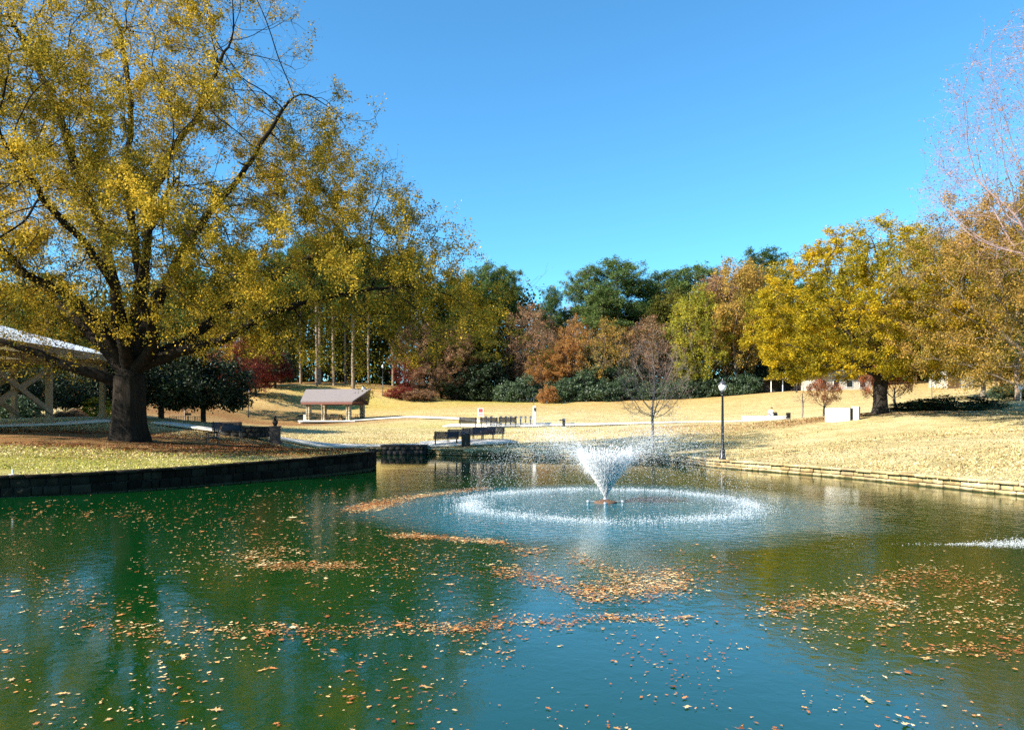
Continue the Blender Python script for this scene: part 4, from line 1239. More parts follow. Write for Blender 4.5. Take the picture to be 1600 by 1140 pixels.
# bust on a pedestal
x, y, z = stand(430, 46)
t = thing('bust_statue', (x, y, z), 'dark bust on a tall square pedestal beside the path', 'statue')
m = MB().box((0, 0, .08), (.68, .68, .2)); m.box((0, 0, .60), (.52, .52, .86)); m.box((0, 0, 1.06), (.60, .60, .08))
m.build('pedestal', PEDES, t, bevel=.015)
def skinned(name, pts, edges, rads, mat, parent, lv=2, root=0):
    me = bpy.data.meshes.new(name)
    me.from_pydata(pts, edges, [])
    o = obj(name, me, mat, parent)
    sk = o.modifiers.new('skin', 'SKIN'); sk.use_smooth_shade = True
    for i, r_ in enumerate(rads):
        me.skin_vertices[0].data[i].radius = (r_, r_) if not hasattr(r_, '__len__') else r_
    me.skin_vertices[0].data[root].use_root = True
    ss = o.modifiers.new('ss', 'SUBSURF'); ss.levels = lv; ss.render_levels = lv
    return o
skinned('bust', [(0, 0, 1.10), (0, 0, 1.22), (0, 0, 1.36), (0, 0, 1.46), (0, -.01, 1.55), (0, -.02, 1.66), (0, -.01, 1.76), (-.17, 0, 1.38), (.17, 0, 1.38), (0, -.115, 1.62)],
        [(0, 1), (1, 2), (2, 3), (3, 4), (4, 5), (5, 6), (2, 7), (2, 8), (4, 9)], [.12, .13, .15, .075, .085, .105, .07, .08, .08, .022], BRONZE, t)
MB().lathe([(.12, 1.10), (.10, 1.14), (.09, 1.2)], 14).build('socle', BRONZE, t, True)

# small fence round a sapling with a grill post next to it
x, y, z = stand(289, 68.5)
t = thing('railing', (x, y, z), 'small dark railing round the young sapling', 'fence')
for a, b in (((-1.15, -.6), (1.15, -.6)), ((1.15, -.6), (1.15, .8)), ((1.15, .8), (-1.15, .8)), ((-1.15, .8), (-1.15, -.6))):
    m = MB(); a, b = Vector((*a, 0)), Vector((*b, 0))
    for zz in (.12, .78): m.tube(a + Vector((0, 0, zz)), b + Vector((0, 0, zz)), .022, n=6)
    k = max(3, int((b - a).length / .16))
    for i in range(k + 1):
        p = a.lerp(b, i / k); m.tube(p, p + Vector((0, 0, .8)), .03 if i in (0, k) else .012, n=5)
    m.build('rail_panel', BLACK, t)
def grill(px, Y, label, group=None):
    t = thing('park_grill', stand(px, Y), label, 'barbecue grill', group, .3)
    MB().tube((0, 0, -.1), (0, 0, .8), .045).build('post', BLACK, t)
    m = MB(); m.box((0, 0, .86), (.5, .38, .03)); m.box((0, .18, .96), (.5, .025, .2)); m.box((-.24, 0, .96), (.025, .36, .2)); m.box((.24, 0, .96), (.025, .36, .2))
    m.build('firebox', BLACK, t)
    m = MB()
    for k in range(8): m.tube((-.21 + k * .06, -.2, 1.0), (-.21 + k * .06, .17, 1.0), .008, n=4)
    m.build('grate', BLACK, t)
grill(294, 67, 'small black grill on a post in front of the railing')
grill(468, 93, 'park grill on the grass at the open end of the pavilion', 'grills by the pavilion')
grill(473, 95, 'second park grill, nearer the stone column of the pavilion', 'grills by the pavilion')

# ---- picnic pavilion
def pavilion():
    x, y, z = stand(526, 95)
    rz = -.16
    t = thing('picnic_pavilion', (x, y, z), 'open picnic pavilion with a long pinkish shingle roof on stone columns', 'pavilion', None, rz)
    zr, ze = 3.95, 2.35   # ridge and eave
    dep = 2.9
    rl, rr_ = -4.15, 4.55; el, er = -3.55, 3.25
    V = [(rl, 0, zr), (rr_, 0, zr), (er, -dep, ze), (el, -dep, ze), (er, dep, ze), (el, dep, ze)]
    top = [(a, b, c + .14) for a, b, c in V]
    vv = V + top
    F = [[3, 2, 1, 0], [0, 1, 4, 5], [6, 7, 8, 9], [7, 6, 11, 10], [3, 9, 8, 2], [5, 4, 10, 11], [2, 8, 7, 1], [1, 7, 10, 4], [0, 6, 9, 3], [5, 11, 6, 0]]
    MB().add(vv, F).build('roof', SHINGLE, t)
    for s_ in (-1, 1): MB().box((-.15, s_ * (dep - .05), ze - .12), (6.7, .12, .28)).build('fascia', REDBROWN, t)
    for s in (-2.7, 2.55):
        m = MB()
        m.box((s, 0, ze + .0), (.18, dep * 2 - .4, .24))
        m.tube((s, -dep + .3, ze + .1), (s, 0, zr - .1), .07, n=4); m.tube((s, dep - .3, ze + .1), (s, 0, zr - .1), .07, n=4)
        m.tube((s, 0, ze), (s, 0, zr - .08), .08, n=4)
        m.build('truss', REDBROWN, t)
    for cx in (-2.7, 2.55):
        for cy in (-dep + .55, dep - .55):
            V2, F2 = [], []
            for k in range(11):
                h = 2.25 / 11
                for (ax, ay) in ((1, 0), (-1, 0), (0, 1), (0, -1)):
                    off = R.uniform(-.07, .07)
                    for sgn in (-1, 1):
                        px_ = cx + ax * .17 + (abs(ay)) * sgn * .14; py_ = cy + ay * .17 + (abs(ax)) * sgn * .14
                        block(V2, F2, (px_, py_, h * (k + .5)), np.array([abs(ay), abs(ax)], float), np.array([abs(ax), abs(ay)], float), .27 + off * (1 if sgn > 0 else -1), h - .015, .16)
            c = obj('stone_column', raw_mesh('stone_column', V2, [F2]), STONE_P, t)
            c.location = (0, 0, 0)
    MB().box((-.1, 0, .03), (7.4, 6.2, .16)).build('floor_slab', CONC, t)
    # picnic tables inside: things of their own
    ca, sa = math.cos(rz), math.sin(rz)
    src = None
    for k, (tx, ty, lb) in enumerate([(-1.5, -1.1, 'picnic table under the pavilion near the lit columns'), (.4, -1.1, 'picnic table in the middle of the pavilion front'), (-.6, 1.2, 'picnic table at the back of the pavilion'), (1.7, 1.0, 'picnic table under the pavilion near the dark column')]):
        loc = (x + ca * tx - sa * ty, y + sa * tx + ca * ty, z + .11)
        if src is None:
            q = src = thing('picnic_table', loc, lb, 'picnic table', 'picnic tables under the pavilion', rz)
            m = MB()
            for i in range(4): m.box((0, -.28 + i * .185, .75), (1.7, .16, .045))
            m.build('tabletop', BROWN, q)
            for s in (-1, 1):
                MB().box((0, s * .68, .45), (1.7, .26, .045)).build('seat', BROWN, q)
                f = MB().tube((s * .6, -.65, 0), (s * .6, -.2, .73), .035, n=5); f.tube((s * .6, .65, 0), (s * .6, .2, .73), .035, n=5); f.tube((s * .6, -.75, .42), (s * .6, .75, .42), .035, n=5)
                f.build('leg_frame', BLACK, q)
        else:
            q = copy_tree(src); q.location = loc; q['label'] = lb
    lx = loc
    b = thing('trash_bin', (x + ca * -3.4 + sa * 1.6, y + sa * -3.4 - ca * 1.6, z + .02), 'pale square bin with a dark lid at the pavilion end', 'trash bin')
    MB().box((0, 0, .42), (.55, .55, .84)).build('body', CONC, b, bevel=.02); MB().box((0, 0, .92), (.6, .6, .14), taper=.75).build('lid', BLACK, b)
SHINGLE, t_, p_, o_ = newmat('grey_pink_shingles')
_tc = t_.nodes.new('ShaderNodeTexCoord')
_bk = t_.nodes.new('ShaderNodeTexBrick'); _bk.inputs['Scale'].default_value = 3.0
_bk.inputs['Color1'].default_value = (.215, .182, .172, 1); _bk.inputs['Color2'].default_value = (.15, .127, .12, 1); _bk.inputs['Mortar'].default_value = (.15, .11, .10, 1)
_bk.inputs['Mortar Size'].default_value = .03
t_.links.new(_tc.outputs['Object'], _bk.inputs['Vector'])
t_.links.new(mixc(t_, .4, _bk.outputs[0], ramp(t_, noise(t_, 9, 5, .7), [(.3, (.10, .09, .087)), (.7, (.23, .20, .192))])), p_.inputs['Base Color'])
p_.inputs['Roughness'].default_value = .9
REDBROWN = solid('red_brown_stain', (.20, .07, .045), (.13, .045, .03), 5, .7)
pavilion()

# ---- timber shelter with the white roof, behind the oak
def shelter():
    zb = 2.35
    t = thing('timber_shelter', (-34, 43, zb), 'open shelter of cream timber posts and crossed braces under a white roof', 'shelter')
    x0, x1, y0, y1 = -6, 6, -9.2, 8.3
    h = 3.55
    ys = [-9.0, -3.4, 2.3, 8.2]
    for ix, X in enumerate((5.85, -.2, -5.85)):
        for Y in ys:
            gzz = gz(-34 + X, 43 + Y) - zb
            m = MB(); m.box((X, Y, (h + gzz) / 2), (.30, .30, h - gzz)); m.box((X, Y, gzz + .25), (.40, .40, .5))
            m.box((X, Y, h - .12), (.44, .44, .24))
            m.build('post', TIMBER, t)
    def brace(X, Ya, Yb):
        m = MB()
        L = math.hypot(Yb - Ya, h - .9); a = math.atan2(h - .9, Yb - Ya)
        m.box((X, (Ya + Yb) / 2, .35 + (h - .9) / 2 + .1), (.16, L, .30), rx=a)
        m.box((X + .17, (Ya + Yb) / 2, .35 + (h - .9) / 2 + .1), (.16, L, .30), rx=-a)
        m.build('cross_brace', TIMBER, t)
    brace(5.85, ys[1], ys[2]); brace(-.2, ys[1], ys[2]); brace(-.2, ys[2], ys[3]); brace(-5.85, ys[1], ys[2])
    m = MB()
    for X in (5.85, -.2, -5.85): m.box((X, -.4, h + .16), (.34, 18.0, .34))
    m.build('beam', TIMBER, t)
    m = MB()
    for Y in ys: m.box((0, Y, h + .48), (12.6, .28, .30))
    m.build('cross_beam', TIMBER, t)
    e, r_ = h + .62, h + 2.6
    xa, xb, ya, yb = -7.0, 7.0, -10.2, 9.4
    V = [(xa, ya, e), (xb, ya, e), (xb, yb, e), (xa, yb, e), (0, ya + 5.0, r_), (0, yb - 3.2, r_)]
    V2 = [(a, b, c + .16) for a, b, c in V]
    F = [[1, 0, 4], [2, 1, 4, 5], [3, 2, 5], [0, 3, 5, 4], [6, 7, 10], [7, 8, 11, 10], [8, 9, 11], [9, 6, 10, 11], [0, 1, 7, 6], [1, 2, 8, 7], [2, 3, 9, 8], [3, 0, 6, 9]]
    MB().add(V + V2, F).build('roof', WROOF, t)
    m = MB()
    m.box((xb + .03, (ya + yb) / 2, e - .05), (.10, yb - ya, .42)); m.box((0, yb + .03, e - .05), (xb - xa, .10, .42))
    m.build('fascia', TIMBER, t)
shelter()
t = thing('pipe_post', (-15.9, 22.9, .70), 'small white pipe post on the near end of the dark wall', 'post')
x, y = on_water(8, 778); t.location = (x - .1, y + .5, wall_top(x, y))
MB().tube((0, 0, -.05), (0, 0, .20), .03).build('pipe', WHITE, t); MB().box((-.03, 0, .02), (.16, .1, .05)).build('base', WHITE, t)

# ---- bicycle share dock
def bike_area():
    x, y, z = stand(795, 75.6); z += .07
    t = thing('bike_dock', (x, y, z), 'long white bicycle dock rail with a pale post at its end', 'bicycle dock')
    MB().box((0, .2, .06), (5.2, .7, .08)).build('base_plate', WHITE, t)
    for k in range(10):
        m = MB().box((-2.3 + k * .5, .35, .45), (.14, .18, .78)); m.box((-2.3 + k * .5, .28, .86), (.18, .28, .12))
        m.build('dock_head', WHITE, t, bevel=.015)
    k_ = thing('pay_kiosk', (stand(835, 75)[0], 75.0, stand(835, 75)[2] + .05), 'white kiosk pylon with a tilted solar panel on top', 'kiosk')
    MB().box((0, 0, .98), (.30, .34, 1.96)).build('cabinet', WHITE, k_, bevel=.02)
    MB().box((.17, -.02, 1.0), (.03, .28, 1.6)).build('side_panel', STEEL, k_)
    MB().box((.05, -.19, 1.62), (.22, .03, .34)).build('screen', BLACK, k_)
    MB().tube((-.06, 0, 1.9), (-.06, 0, 2.85), .035).build('mast', STEEL, k_)
    MB().box((-.06, 0, 2.82), (1.15, .66, .05), ry=-.72).build('solar_panel', GLASSY, k_)
    # sign
    s = thing('notice_sign', (stand(751, 74.8)[0], 74.8, stand(751, 74.8)[2]), 'white framed notice with a red brown face left of the dock', 'sign')
    for q in (-.27, .27): MB().tube((q, 0, -.1), (q, 0, 1.95), .03).build('post', WHITE, s)
    MB().box((0, 0, 1.55), (.54, .05, .82)).build('board', WHITE, s)
    m = MB().box((0, -.03, 1.72), (.40, .012, .34)); m.build('notice_face', REDSTONE, s)
    MB().box((0, -.03, 1.35), (.40, .012, .26)).build('lower_panel', PINKISH, s)
    # bicycles
    src = None
    for k, off in enumerate((-2.3, -1.8, -.8, -.3, .2, .7, 1.2, 1.7, 2.2)):
        lb = ['bicycle at the sign end of the dock', 'bicycle second from the sign end of the dock', 'bicycle just past the gap in the dock', 'bicycle behind the middle bench, gap side',
              'bicycle behind the middle bench, kiosk side', 'bicycle fourth from the kiosk', 'bicycle third from the kiosk', 'bicycle second from the kiosk', 'bicycle next to the white kiosk'][k]
        loc = (x + off, y - .35, z)
        rz = D2R(90) + R.uniform(-.18, .18)
        if src is None:
            b = src = thing('bicycle', loc, lb, 'bicycle', 'bicycles in the dock', rz)
            for wx in (-.52, .52):
                wv = MB().ring((wx, 0, .34), .32, .024, 'Y', 20, 6).build('wheel', RUBBER, b, True)
                m = MB()
                for i in range(10):
                    a = math.pi * 2 * i / 10; m.tube((wx, 0, .34), (wx + .31 * math.cos(a), 0, .34 + .31 * math.sin(a)), .004, n=3)
                m.tube((wx, -.04, .34), (wx, .04, .34), .03)
                m.build('spokes', STEEL, wv)
            f = MB().path([(-.52, 0, .34), (-.08, 0, .30), (.36, 0, .78), (-.16, 0, .52), (-.08, 0, .30)], .022)
            f.tube((-.16, 0, .52), (-.22, 0, .88), .02); f.tube((-.16, 0, .56), (-.52, 0, .34), .014); f.tube((.36, 0, .82), (.52, 0, .34), .022); f.tube((.36, 0, .82), (.33, 0, 1.02), .02)
            f.build('frame', BLUEM, b)
            MB().path([(.24, -.26, 1.06), (.33, -.1, 1.03), (.33, .1, 1.03), (.24, .26, 1.06)], .014).build('handlebar', BLACK, b)
            MB().box((-.24, 0, .91), (.26, .15, .06), taper=.7).build('saddle', BLACK, b, bevel=.02)
            MB().box((-.46, 0, .69), (.50, .07, .03)).build('mudguard', STEEL, b, bevel=.01)
            MB().box((.50, 0, .86), (.26, .26, .20), taper=1.15).build('basket', STEEL, b)
        else:
            b = copy_tree(src); b.location = loc; b.rotation_euler = (0, 0, rz); b['label'] = lb
PINKISH = solid('pale_pink_panel', (.62, .42, .40), (.5, .34, .33), 8, .6)
bike_area()
x, y, z = stand(881, 72)
t = thing('bollard', (x, y, z), 'black post with a small side arm alone on the lawn', 'post')
MB().box((0, 0, .42), (.30, .26, .90), taper=.94).build('body', BLACK, t, bevel=.02)
MB().box((-.28, 0, .68), (.30, .12, .10)).build('side_arm', BLACK, t); MB().box((0, 0, -.02), (.42, .38, .14)).build('footing', CONC, t)

# ---- low white wall, sitter, bag, bin
xl, yl, _ = stand(1160, 73); xr, yr, _ = stand(1227, 73)
wz = gz((xl + xr) / 2, 73)
t = thing('seat_wall', ((xl + xr) / 2, 73, wz - .12), 'low whitewashed seat wall on the lawn crest', 'wall')
MB().box((0, 0, .30), (xr - xl, .45, .60)).build('wall_body', WHITE, t, bevel=.01); MB().box((0, 0, .63), (xr - xl + .08, .54, .07)).build('coping', WHITE, t, bevel=.01)
top = wz - .12 + .665
t = thing('trash_bin', (xr + .22, 72.8, gz(xr, 72.8)), 'small dark square bin at the end of the white seat wall', 'trash bin')
MB().box((0, 0, .33), (.34, .34, .66)).build('body', BLACK, t, bevel=.015); MB().box((0, 0, .70), (.38, .38, .07), taper=.8).build('lid', DGREY, t)
px_ = stand(1205, 73)[0]
t = thing('bag', (px_ + .42, 73, top), 'black bag standing on the white wall beside the sitter', 'bag')
MB().box((0, 0, .16), (.36, .24, .32), taper=.85).build('body', BLACK, t, bevel=.03)
m = MB().path([(-.1, -.05, .32), (-.08, -.05, .41), (.08, -.05, .41), (.1, -.05, .32)], .014); m.build('handle', BLACK, t)
def person(px_, top):
    t = thing('person', (px_, 73, top), 'seated person in a white shirt on the low white wall', 'person')
    # sits on the wall facing away to the right of the camera, legs over the far side
    P = [(0, 0, .10), (0, 0, .28), (.02, .02, .44), (.03, .03, .55), (.05, .05, .64), (.06, .07, .74), (.06, .06, .82),       # pelvis, waist, chest, neck, head
         (-.09, .02, .09), (-.10, .42, .11), (-.10, .47, -.32), (-.10, .60, -.38),                                              # left leg
         (.10, .0, .09), (.16, .42, .11), (.17, .47, -.32), (.18, .60, -.38),                                                    # right leg
         (-.17, .02, .49), (-.22, .06, .26), (-.15, .28, .17), (-.13, .33, .16),                                                  # left arm
         (.19, .04, .49), (.25, .10, .26), (.20, .30, .17), (.19, .35, .16), (.06, .165, .73)]
    E = [(0, 1), (1, 2), (2, 3), (3, 4), (4, 5), (5, 6), (0, 7), (7, 8), (8, 9), (9, 10), (0, 11), (11, 12), (12, 13), (13, 14), (2, 15), (15, 16), (16, 17), (17, 18), (2, 19), (19, 20), (20, 21), (21, 22), (5, 23)]
    Rr = [.13, .125, .15, .06, .065, .10, .075, .09, .07, .045, .04, .09, .07, .045, .04, .065, .045, .034, .035, .065, .045, .034, .035, .018]
    for hand, sx in ((18, -1), (22, 1)):   # five short fingers on each hand
        bx, by, bz_ = P[hand]
        for i in range(5):
            P.append((bx + (i - 2) * .016, by + .03 + (.06 if 0 < i < 4 else .045), bz_ - .015)); E.append((hand, len(P) - 1)); Rr.append(.009)
    skinned('body', P, E, Rr, SKIN, t)
    skinned('shirt', [P[0], P[1], P[2], (.03, .03, .53), P[15], P[16], P[19], P[20]], [(0, 1), (1, 2), (2, 3), (2, 4), (4, 5), (2, 6), (6, 7)], [.15, .15, .175, .08, .085, .065, .085, .065], SHIRT, t)
    skinned('trousers', [(0, 0, .09), P[7], P[8], P[9], P[11], P[12], P[13]], [(0, 1), (1, 2), (2, 3), (0, 4), (4, 5), (5, 6)], [.145, .105, .085, .065, .105, .085, .065], JEANS, t)
    skinned('hair', [(.05, .03, .72), (.05, .03, .80), (.06, .05, .86)], [(0, 1), (1, 2)], [.09, .11, .085], HAIRM, t)
person(px_, top)

# ---- white enclosure
x, y, z = stand(1320, 54.5)
t = thing('white_enclosure', (x, y, z + .02), 'white walled enclosure with a brown side panel on the crest', 'enclosure', s=.84)
MB().box((-.35, 0, .50), (1.5, .3, 1.4)).build('front_wall', WHITE, t, bevel=.01)
MB().box((-1.0, .77, .48), (.3, 1.2, 1.36)).build('side_wall', WHITE, t, bevel=.01)
MB().box((.95, .1, .56), (.46, .4, 1.52)).build('pillar', WHITE, t, bevel=.01)
MB().box((1.24, .1, .56), (.12, .38, 1.48)).build('side_panel', BROWN, t)
MB().box((.55, .12, .62), (.28, .3, 1.1)).build('gate', DGREY, t)

# ---- buildings beyond the lawn
def house(px0, px1, Y, h, label, name='building', wall=WHITE, roofm=None, wins=4, door=None):
    xa, xb = stand(px0, Y)[0], stand(px1, Y)[0]
    zz = gz((xa + xb) / 2, Y)
    w_ = xb - xa
    t = thing(name, ((xa + xb) / 2, Y, zz - .1), label, 'building')
    MB().box((0, 2.5, h / 2), (w_, 5, h)).build('wall', wall, t)
    m = MB()
    V = [(-w_ / 2 - .4, -.4, h), (w_ / 2 + .4, -.4, h), (w_ / 2 + .4, 5.4, h), (-w_ / 2 - .4, 5.4, h), (-w_ / 2 + 1, 2.5, h + 1.3), (w_ / 2 - 1, 2.5, h + 1.3)]
    m.add(V, [[3, 2, 1, 0], [0, 1, 5, 4], [1, 2, 5], [2, 3, 4, 5], [3, 0, 4]]).build('roof', roofm or DGREY, t)
    for k in range(wins):
        cx = -w_ / 2 + w_ * (k + .7) / (wins + .4)
        f = MB().box((cx, -.02, h * .55), (.95, .08, 1.15)).build('window', WHITE, t)
        MB().box((cx, -.07, h * .55), (.82, .02, 1.0)).build('pane', BLACK, f)
    return t
house(1272, 1362, 111, 1.9, 'long low white building behind the golden oak', wall=CREAM)
house(1482, 1520, 106, 2.9, 'pale house front with a brown garage beside it', wall=CREAM, wins=0)
o = [q for q in bpy.data.objects if q.name.startswith('building') and q['label'].startswith('pale house')][0]
MB().box((-1.0, -.06, 1.2), (1.7, .1, 2.2)).build('garage_door', BROWN, o)
x, y, z = stand(1232, 116)
t = thing('carport', (x, y, z), 'low dark open carport in the shade left of the white building', 'carport')
for a in (-2.7, -.9, .9, 2.7):
    MB().tube((a, 0, -.1), (a, 0, 1.8), .07).build('post', WHITE if a < 0 else BLACK, t)
MB().box((0, 1.4, 1.92), (6.2, 4, .2)).build('roof', DGREY, t)
MB().box((0, 3.2, .9), (6.0, .15, 1.8)).build('back_wall', DGREY, t)
x, y, z = stand(1595, 68)
t = thing('marker_sign', (x, y, z), 'small white box sign on a post near the crest', 'sign')
MB().tube((0, 0, -.1), (0, 0, 1.1), .05).build('post', CONC, t); MB().box((0, 0, 1.3), (.36, .2, .5)).build('sign_box', WHITE, t, bevel=.02)
x, y, z = stand(568, 123)
t = thing('barrel', (x, y, z), 'pale barrel standing among the pine trunks', 'barrel')
MB().lathe([(.30, 0), (.36, .3), (.37, .6), (.31, .95)], 14).build('body', STEEL, t, True); MB().lathe([(.32, .94), (.30, 1.0)], 14).build('lid', WHITE, t)

# ---- fountain
def octa(C, s, r, flat=1.0, dirs=None, stretch=None):
    n = len(C)
    B = np.array([(1, 0, 0), (0, 1, 0), (-1, 0, 0), (0, -1, 0), (0, 0, 1), (0, 0, -1)], float)
    S = (s * r.uniform(.5, 1.4, n))[:, None, None] * B[None] * np.array([1, 1, flat])
    if dirs is not None:
        d = (S * dirs[:, None, :]).sum(2, keepdims=True)
        S = S + dirs[:, None, :] * d * (stretch[:, None, None] - 1)
    V = (C[:, None, :] + S).reshape(-1, 3)
    f = np.array([(0, 1, 4), (1, 2, 4), (2, 3, 4), (3, 0, 4), (1, 0, 5), (2, 1, 5), (3, 2, 5), (0, 3, 5)])
    F = (np.arange(n)[:, None, None] * 6 + f[None]).reshape(-1, 3)
    return V, F
def watermat():
    m, t, p, o = newmat('spray_water')
    p.inputs['Base Color'].default_value = (.95, .95, .95, 1)
    p.inputs['Roughness'].default_value = .25
    p.inputs['Subsurface Weight'].default_value = 0
    tr = t.nodes.new('ShaderNodeBsdfTranslucent'); tr.inputs[0].default_value = (.95, .95, .96, 1)
    mx = t.nodes.new('ShaderNodeMixShader'); mx.inputs[0].default_value = .5
    t.links.new(p.outputs[0], mx.inputs[1]); t.links.new(tr.outputs[0], mx.inputs[2])
    cl = t.nodes.new('ShaderNodeBsdfTransparent'); m2 = t.nodes.new('ShaderNodeMixShader'); m2.inputs[0].default_value = .55
    t.links.new(cl.outputs[0], m2.inputs[1]); t.links.new(mx.outputs[0], m2.inputs[2]); t.links.new(m2.outputs[0], o.inputs['Surface'])
    return m
SPRAY = watermat()
def fountain():
    r = np.random.default_rng(9)
    t = thing('fountain', (FX, FY, 0), 'white fan of spray from a floating fountain with its ring of splashes', 'fountain')
    m = MB().lathe([(.05, -.3), (.30, -.15), (.34, .01), (.28, .05), (.16, .06), (.10, .10)], 18); m.build('float', BROWN, t, True)
    MB().lathe([(.07, .06), (.07, .12), (.05, .15)], 12).build('nozzle', STEEL, t, True)
    for a in (D2R(178), D2R(2), D2R(262)):
        c = (math.cos(a) * .50, math.sin(a) * .50)
        l = MB().tube((math.cos(a) * .3, math.sin(a) * .3, .03), (*c, .05), .02, n=6).build('light_arm', STEEL, t)
        MB().lathe([(.045, -.05), (.05, .05), (.04, .07)], 10, (c[0], c[1], 0)).build('light', STEEL, l, True)
    g = 9.81
    # ballistic drops
    def drops(n, tlo, thi, bias, sd, ang0, asd, rng0, rsd, size, keep=None):
        az = r.uniform(0, 2 * np.pi, n)
        # jets are bunched in azimuth
        az = np.where(r.random(n) < .55, np.round(az / (2 * np.pi) * 36) / 36 * 2 * np.pi + r.normal(0, .025, n), az)
        th = np.radians(r.normal(ang0, asd, n)); Rg = r.normal(rng0, rsd, n)
        v = np.sqrt(np.maximum(g * Rg / np.sin(2 * th), .5)); T = 2 * v * np.sin(th) / g
        u = tlo + (thi - tlo) * r.random(n) ** bias
        tt = T * u
        rad = v * np.cos(th) * tt; z = v * np.sin(th) * tt - .5 * g * tt ** 2
        P = np.c_[rad * np.cos(az), rad * np.sin(az), z + .13 * (1 - u)] + r.normal(size=(n, 3)) * (sd * (.15 + u))[:, None]
        vel = np.c_[v * np.cos(th) * np.cos(az), v * np.cos(th) * np.sin(az), v * np.sin(th) - g * tt]
        ok = P[:, 2] > .01
        return P[ok], unit(vel)[ok], u[ok]
    Vs, Fs, off = [], [], 0
    for args, size, st in (((19000, 0, .19, 1.15, .02, 64.5, 1.6, 3.9, .22), .0108, 4.6), ((8000, .14, .50, 1.5, .07, 62, 2.6, 3.95, .4), .0058, 3.0), ((26000, .12, .75, 1.2, .22, 60, 4.0, 4.0, .6), .0034, 2.0), ((10000, .35, 1.0, .9, .12, 59, 3.5, 4.05, .4), .0056, 2.0)):
        P, d, u = drops(*args, None)
        V, F = octa(P, size, r, 1.0, d, np.full(len(P), st))
        Vs.append(V); Fs.append(F + off); off += len(V)
    tag(obj('spray', raw_mesh('spray', np.concatenate(Vs), [np.concatenate(Fs)]), SPRAY, t), kind='stuff')
    n = 19000
    az = r.uniform(0, 2 * np.pi, n); rad = 4.0 + np.where(r.random(n) < .6, r.normal(0, .20, n), r.normal(0, .50, n)) + .12 * np.sin(az * 7 + 1) * r.random(n)
    keep = r.random(n) < np.clip(.62 + .5 * nse(np.c_[np.cos(az) * 9, np.sin(az) * 9, rad * 3], 1.0, 88), .12, 1)
    az, rad = az[keep], rad[keep]; n = len(az)
    z = np.abs(r.normal(0, .035, n))
    P = np.c_[rad * np.cos(az), rad * np.sin(az), z]
    V, F = octa(P, .0098, r, .8)
    tag(obj('splash_ring', raw_mesh('splash_ring', V, [F]), SPRAY, t), kind='stuff')
fountain()
def splash():
    r = np.random.default_rng(19)
    x, y = on_water(1590, 850)
    n = 1700
    P = np.c_[np.abs(r.normal(0, 1.0, n)) * -1 + .8, r.normal(0, .34, n), np.abs(r.normal(0, .012, n))]
    P[:, 1] *= np.clip((P[:, 0] + 1.3) / 1.6, .15, 1)
    V, F = octa(P, .009, r, .6)
    t = thing('water_splash', (x, y, 0), 'white streak of splashing foam on the water near the right-hand bank', 'splash')
    t['label'] = 'flat white streak of foam on open water away from the fountain'
    tag(obj('foam', raw_mesh('foam', V, [F]), SPRAY, t), kind='stuff')
splash()

# ---- moon
t = tag(obj('moon', None or raw_mesh('moon', *(lambda: (
    (lambda n: (np.array([(math.cos(D2R(70) + math.pi * i / n) * 10, 0, math.sin(D2R(70) + math.pi * i / n) * 10) for i in range(n + 1)] +
              [(math.cos(D2R(70) + math.pi * i / n) * 10 * .999, 4 * math.sin(math.pi * i / n), math.sin(D2R(70) + math.pi * i / n) * 10 * .999) for i in range(n + 1)] +
              [(2.0 * math.cos(D2R(70) + math.pi / 2) * -math.sin(math.pi * i / n) * 0 + math.cos(D2R(70)) * 10 * math.cos(math.pi * i / n), 2, math.sin(D2R(70)) * 10 * math.cos(math.pi * i / n)) for i in range(n + 1)]),
              [[[i, i + 1, 2 * (n + 1) + i + 1, 2 * (n + 1) + i] for i in range(n)], [[2 * (n + 1) + i, 2 * (n + 1) + i + 1, n + 1 + i + 1, n + 1 + i] for i in range(n)]]))(16)))()), MOONM),
        'pale half moon low in the blue sky above the pines', 'moon')
t.location = ((762 - 800) / FPX * 2500, 2500, EYE - (406 - HOR) / FPX * 2500)

# ------------------------------------------------------------------ fallen leaves
def leaf_hex(C, size, r, tilt=.12, curl=.18):
    """six-cornered leaves lying nearly flat, slightly curled"""
    n = len(C)
    base = np.array([(-.62, .03, .3), (-.30, .10, .2), (-.26, .40, 1), (.02, .17, .3), (.24, .33, 1), (.28, .12, .2), (.60, .0, .8), (.26, -.14, .1), (.18, -.36, 1), (-.02, -.16, .3), (-.28, -.30, .9), (-.32, -.07, 0)])
    nb_ = len(base)
    a = r.uniform(0, 2 * np.pi, n); s = (size * r.uniform(.55, 1.35, n))
    cx, sx = np.cos(a), np.sin(a)
    asp = r.uniform(.7, 1.5, n)
    j1 = r.normal(0, .07, (n, nb_)); j2 = r.normal(0, .07, (n, nb_)); open_ = r.uniform(.3, 1.0, (n, 1))
    bx = (base[:, 0][None] + j1) * s[:, None]; by = (base[:, 1][None] * open_ + j2) * (s * asp)[:, None]; bzz = base[:, 2][None] * (s * curl * r.uniform(-.2, 1, n))[:, None]
    X = bx * cx[:, None] - by * sx[:, None]; Y = bx * sx[:, None] + by * cx[:, None]
    Z = bzz + X * r.normal(0, tilt, n)[:, None] + Y * r.normal(0, tilt, n)[:, None]
    V = (C[:, None, :] + np.stack([X, Y, Z], 2)).reshape(-1, 3)
    return V, np.arange(nb_ * n).reshape(n, nb_)

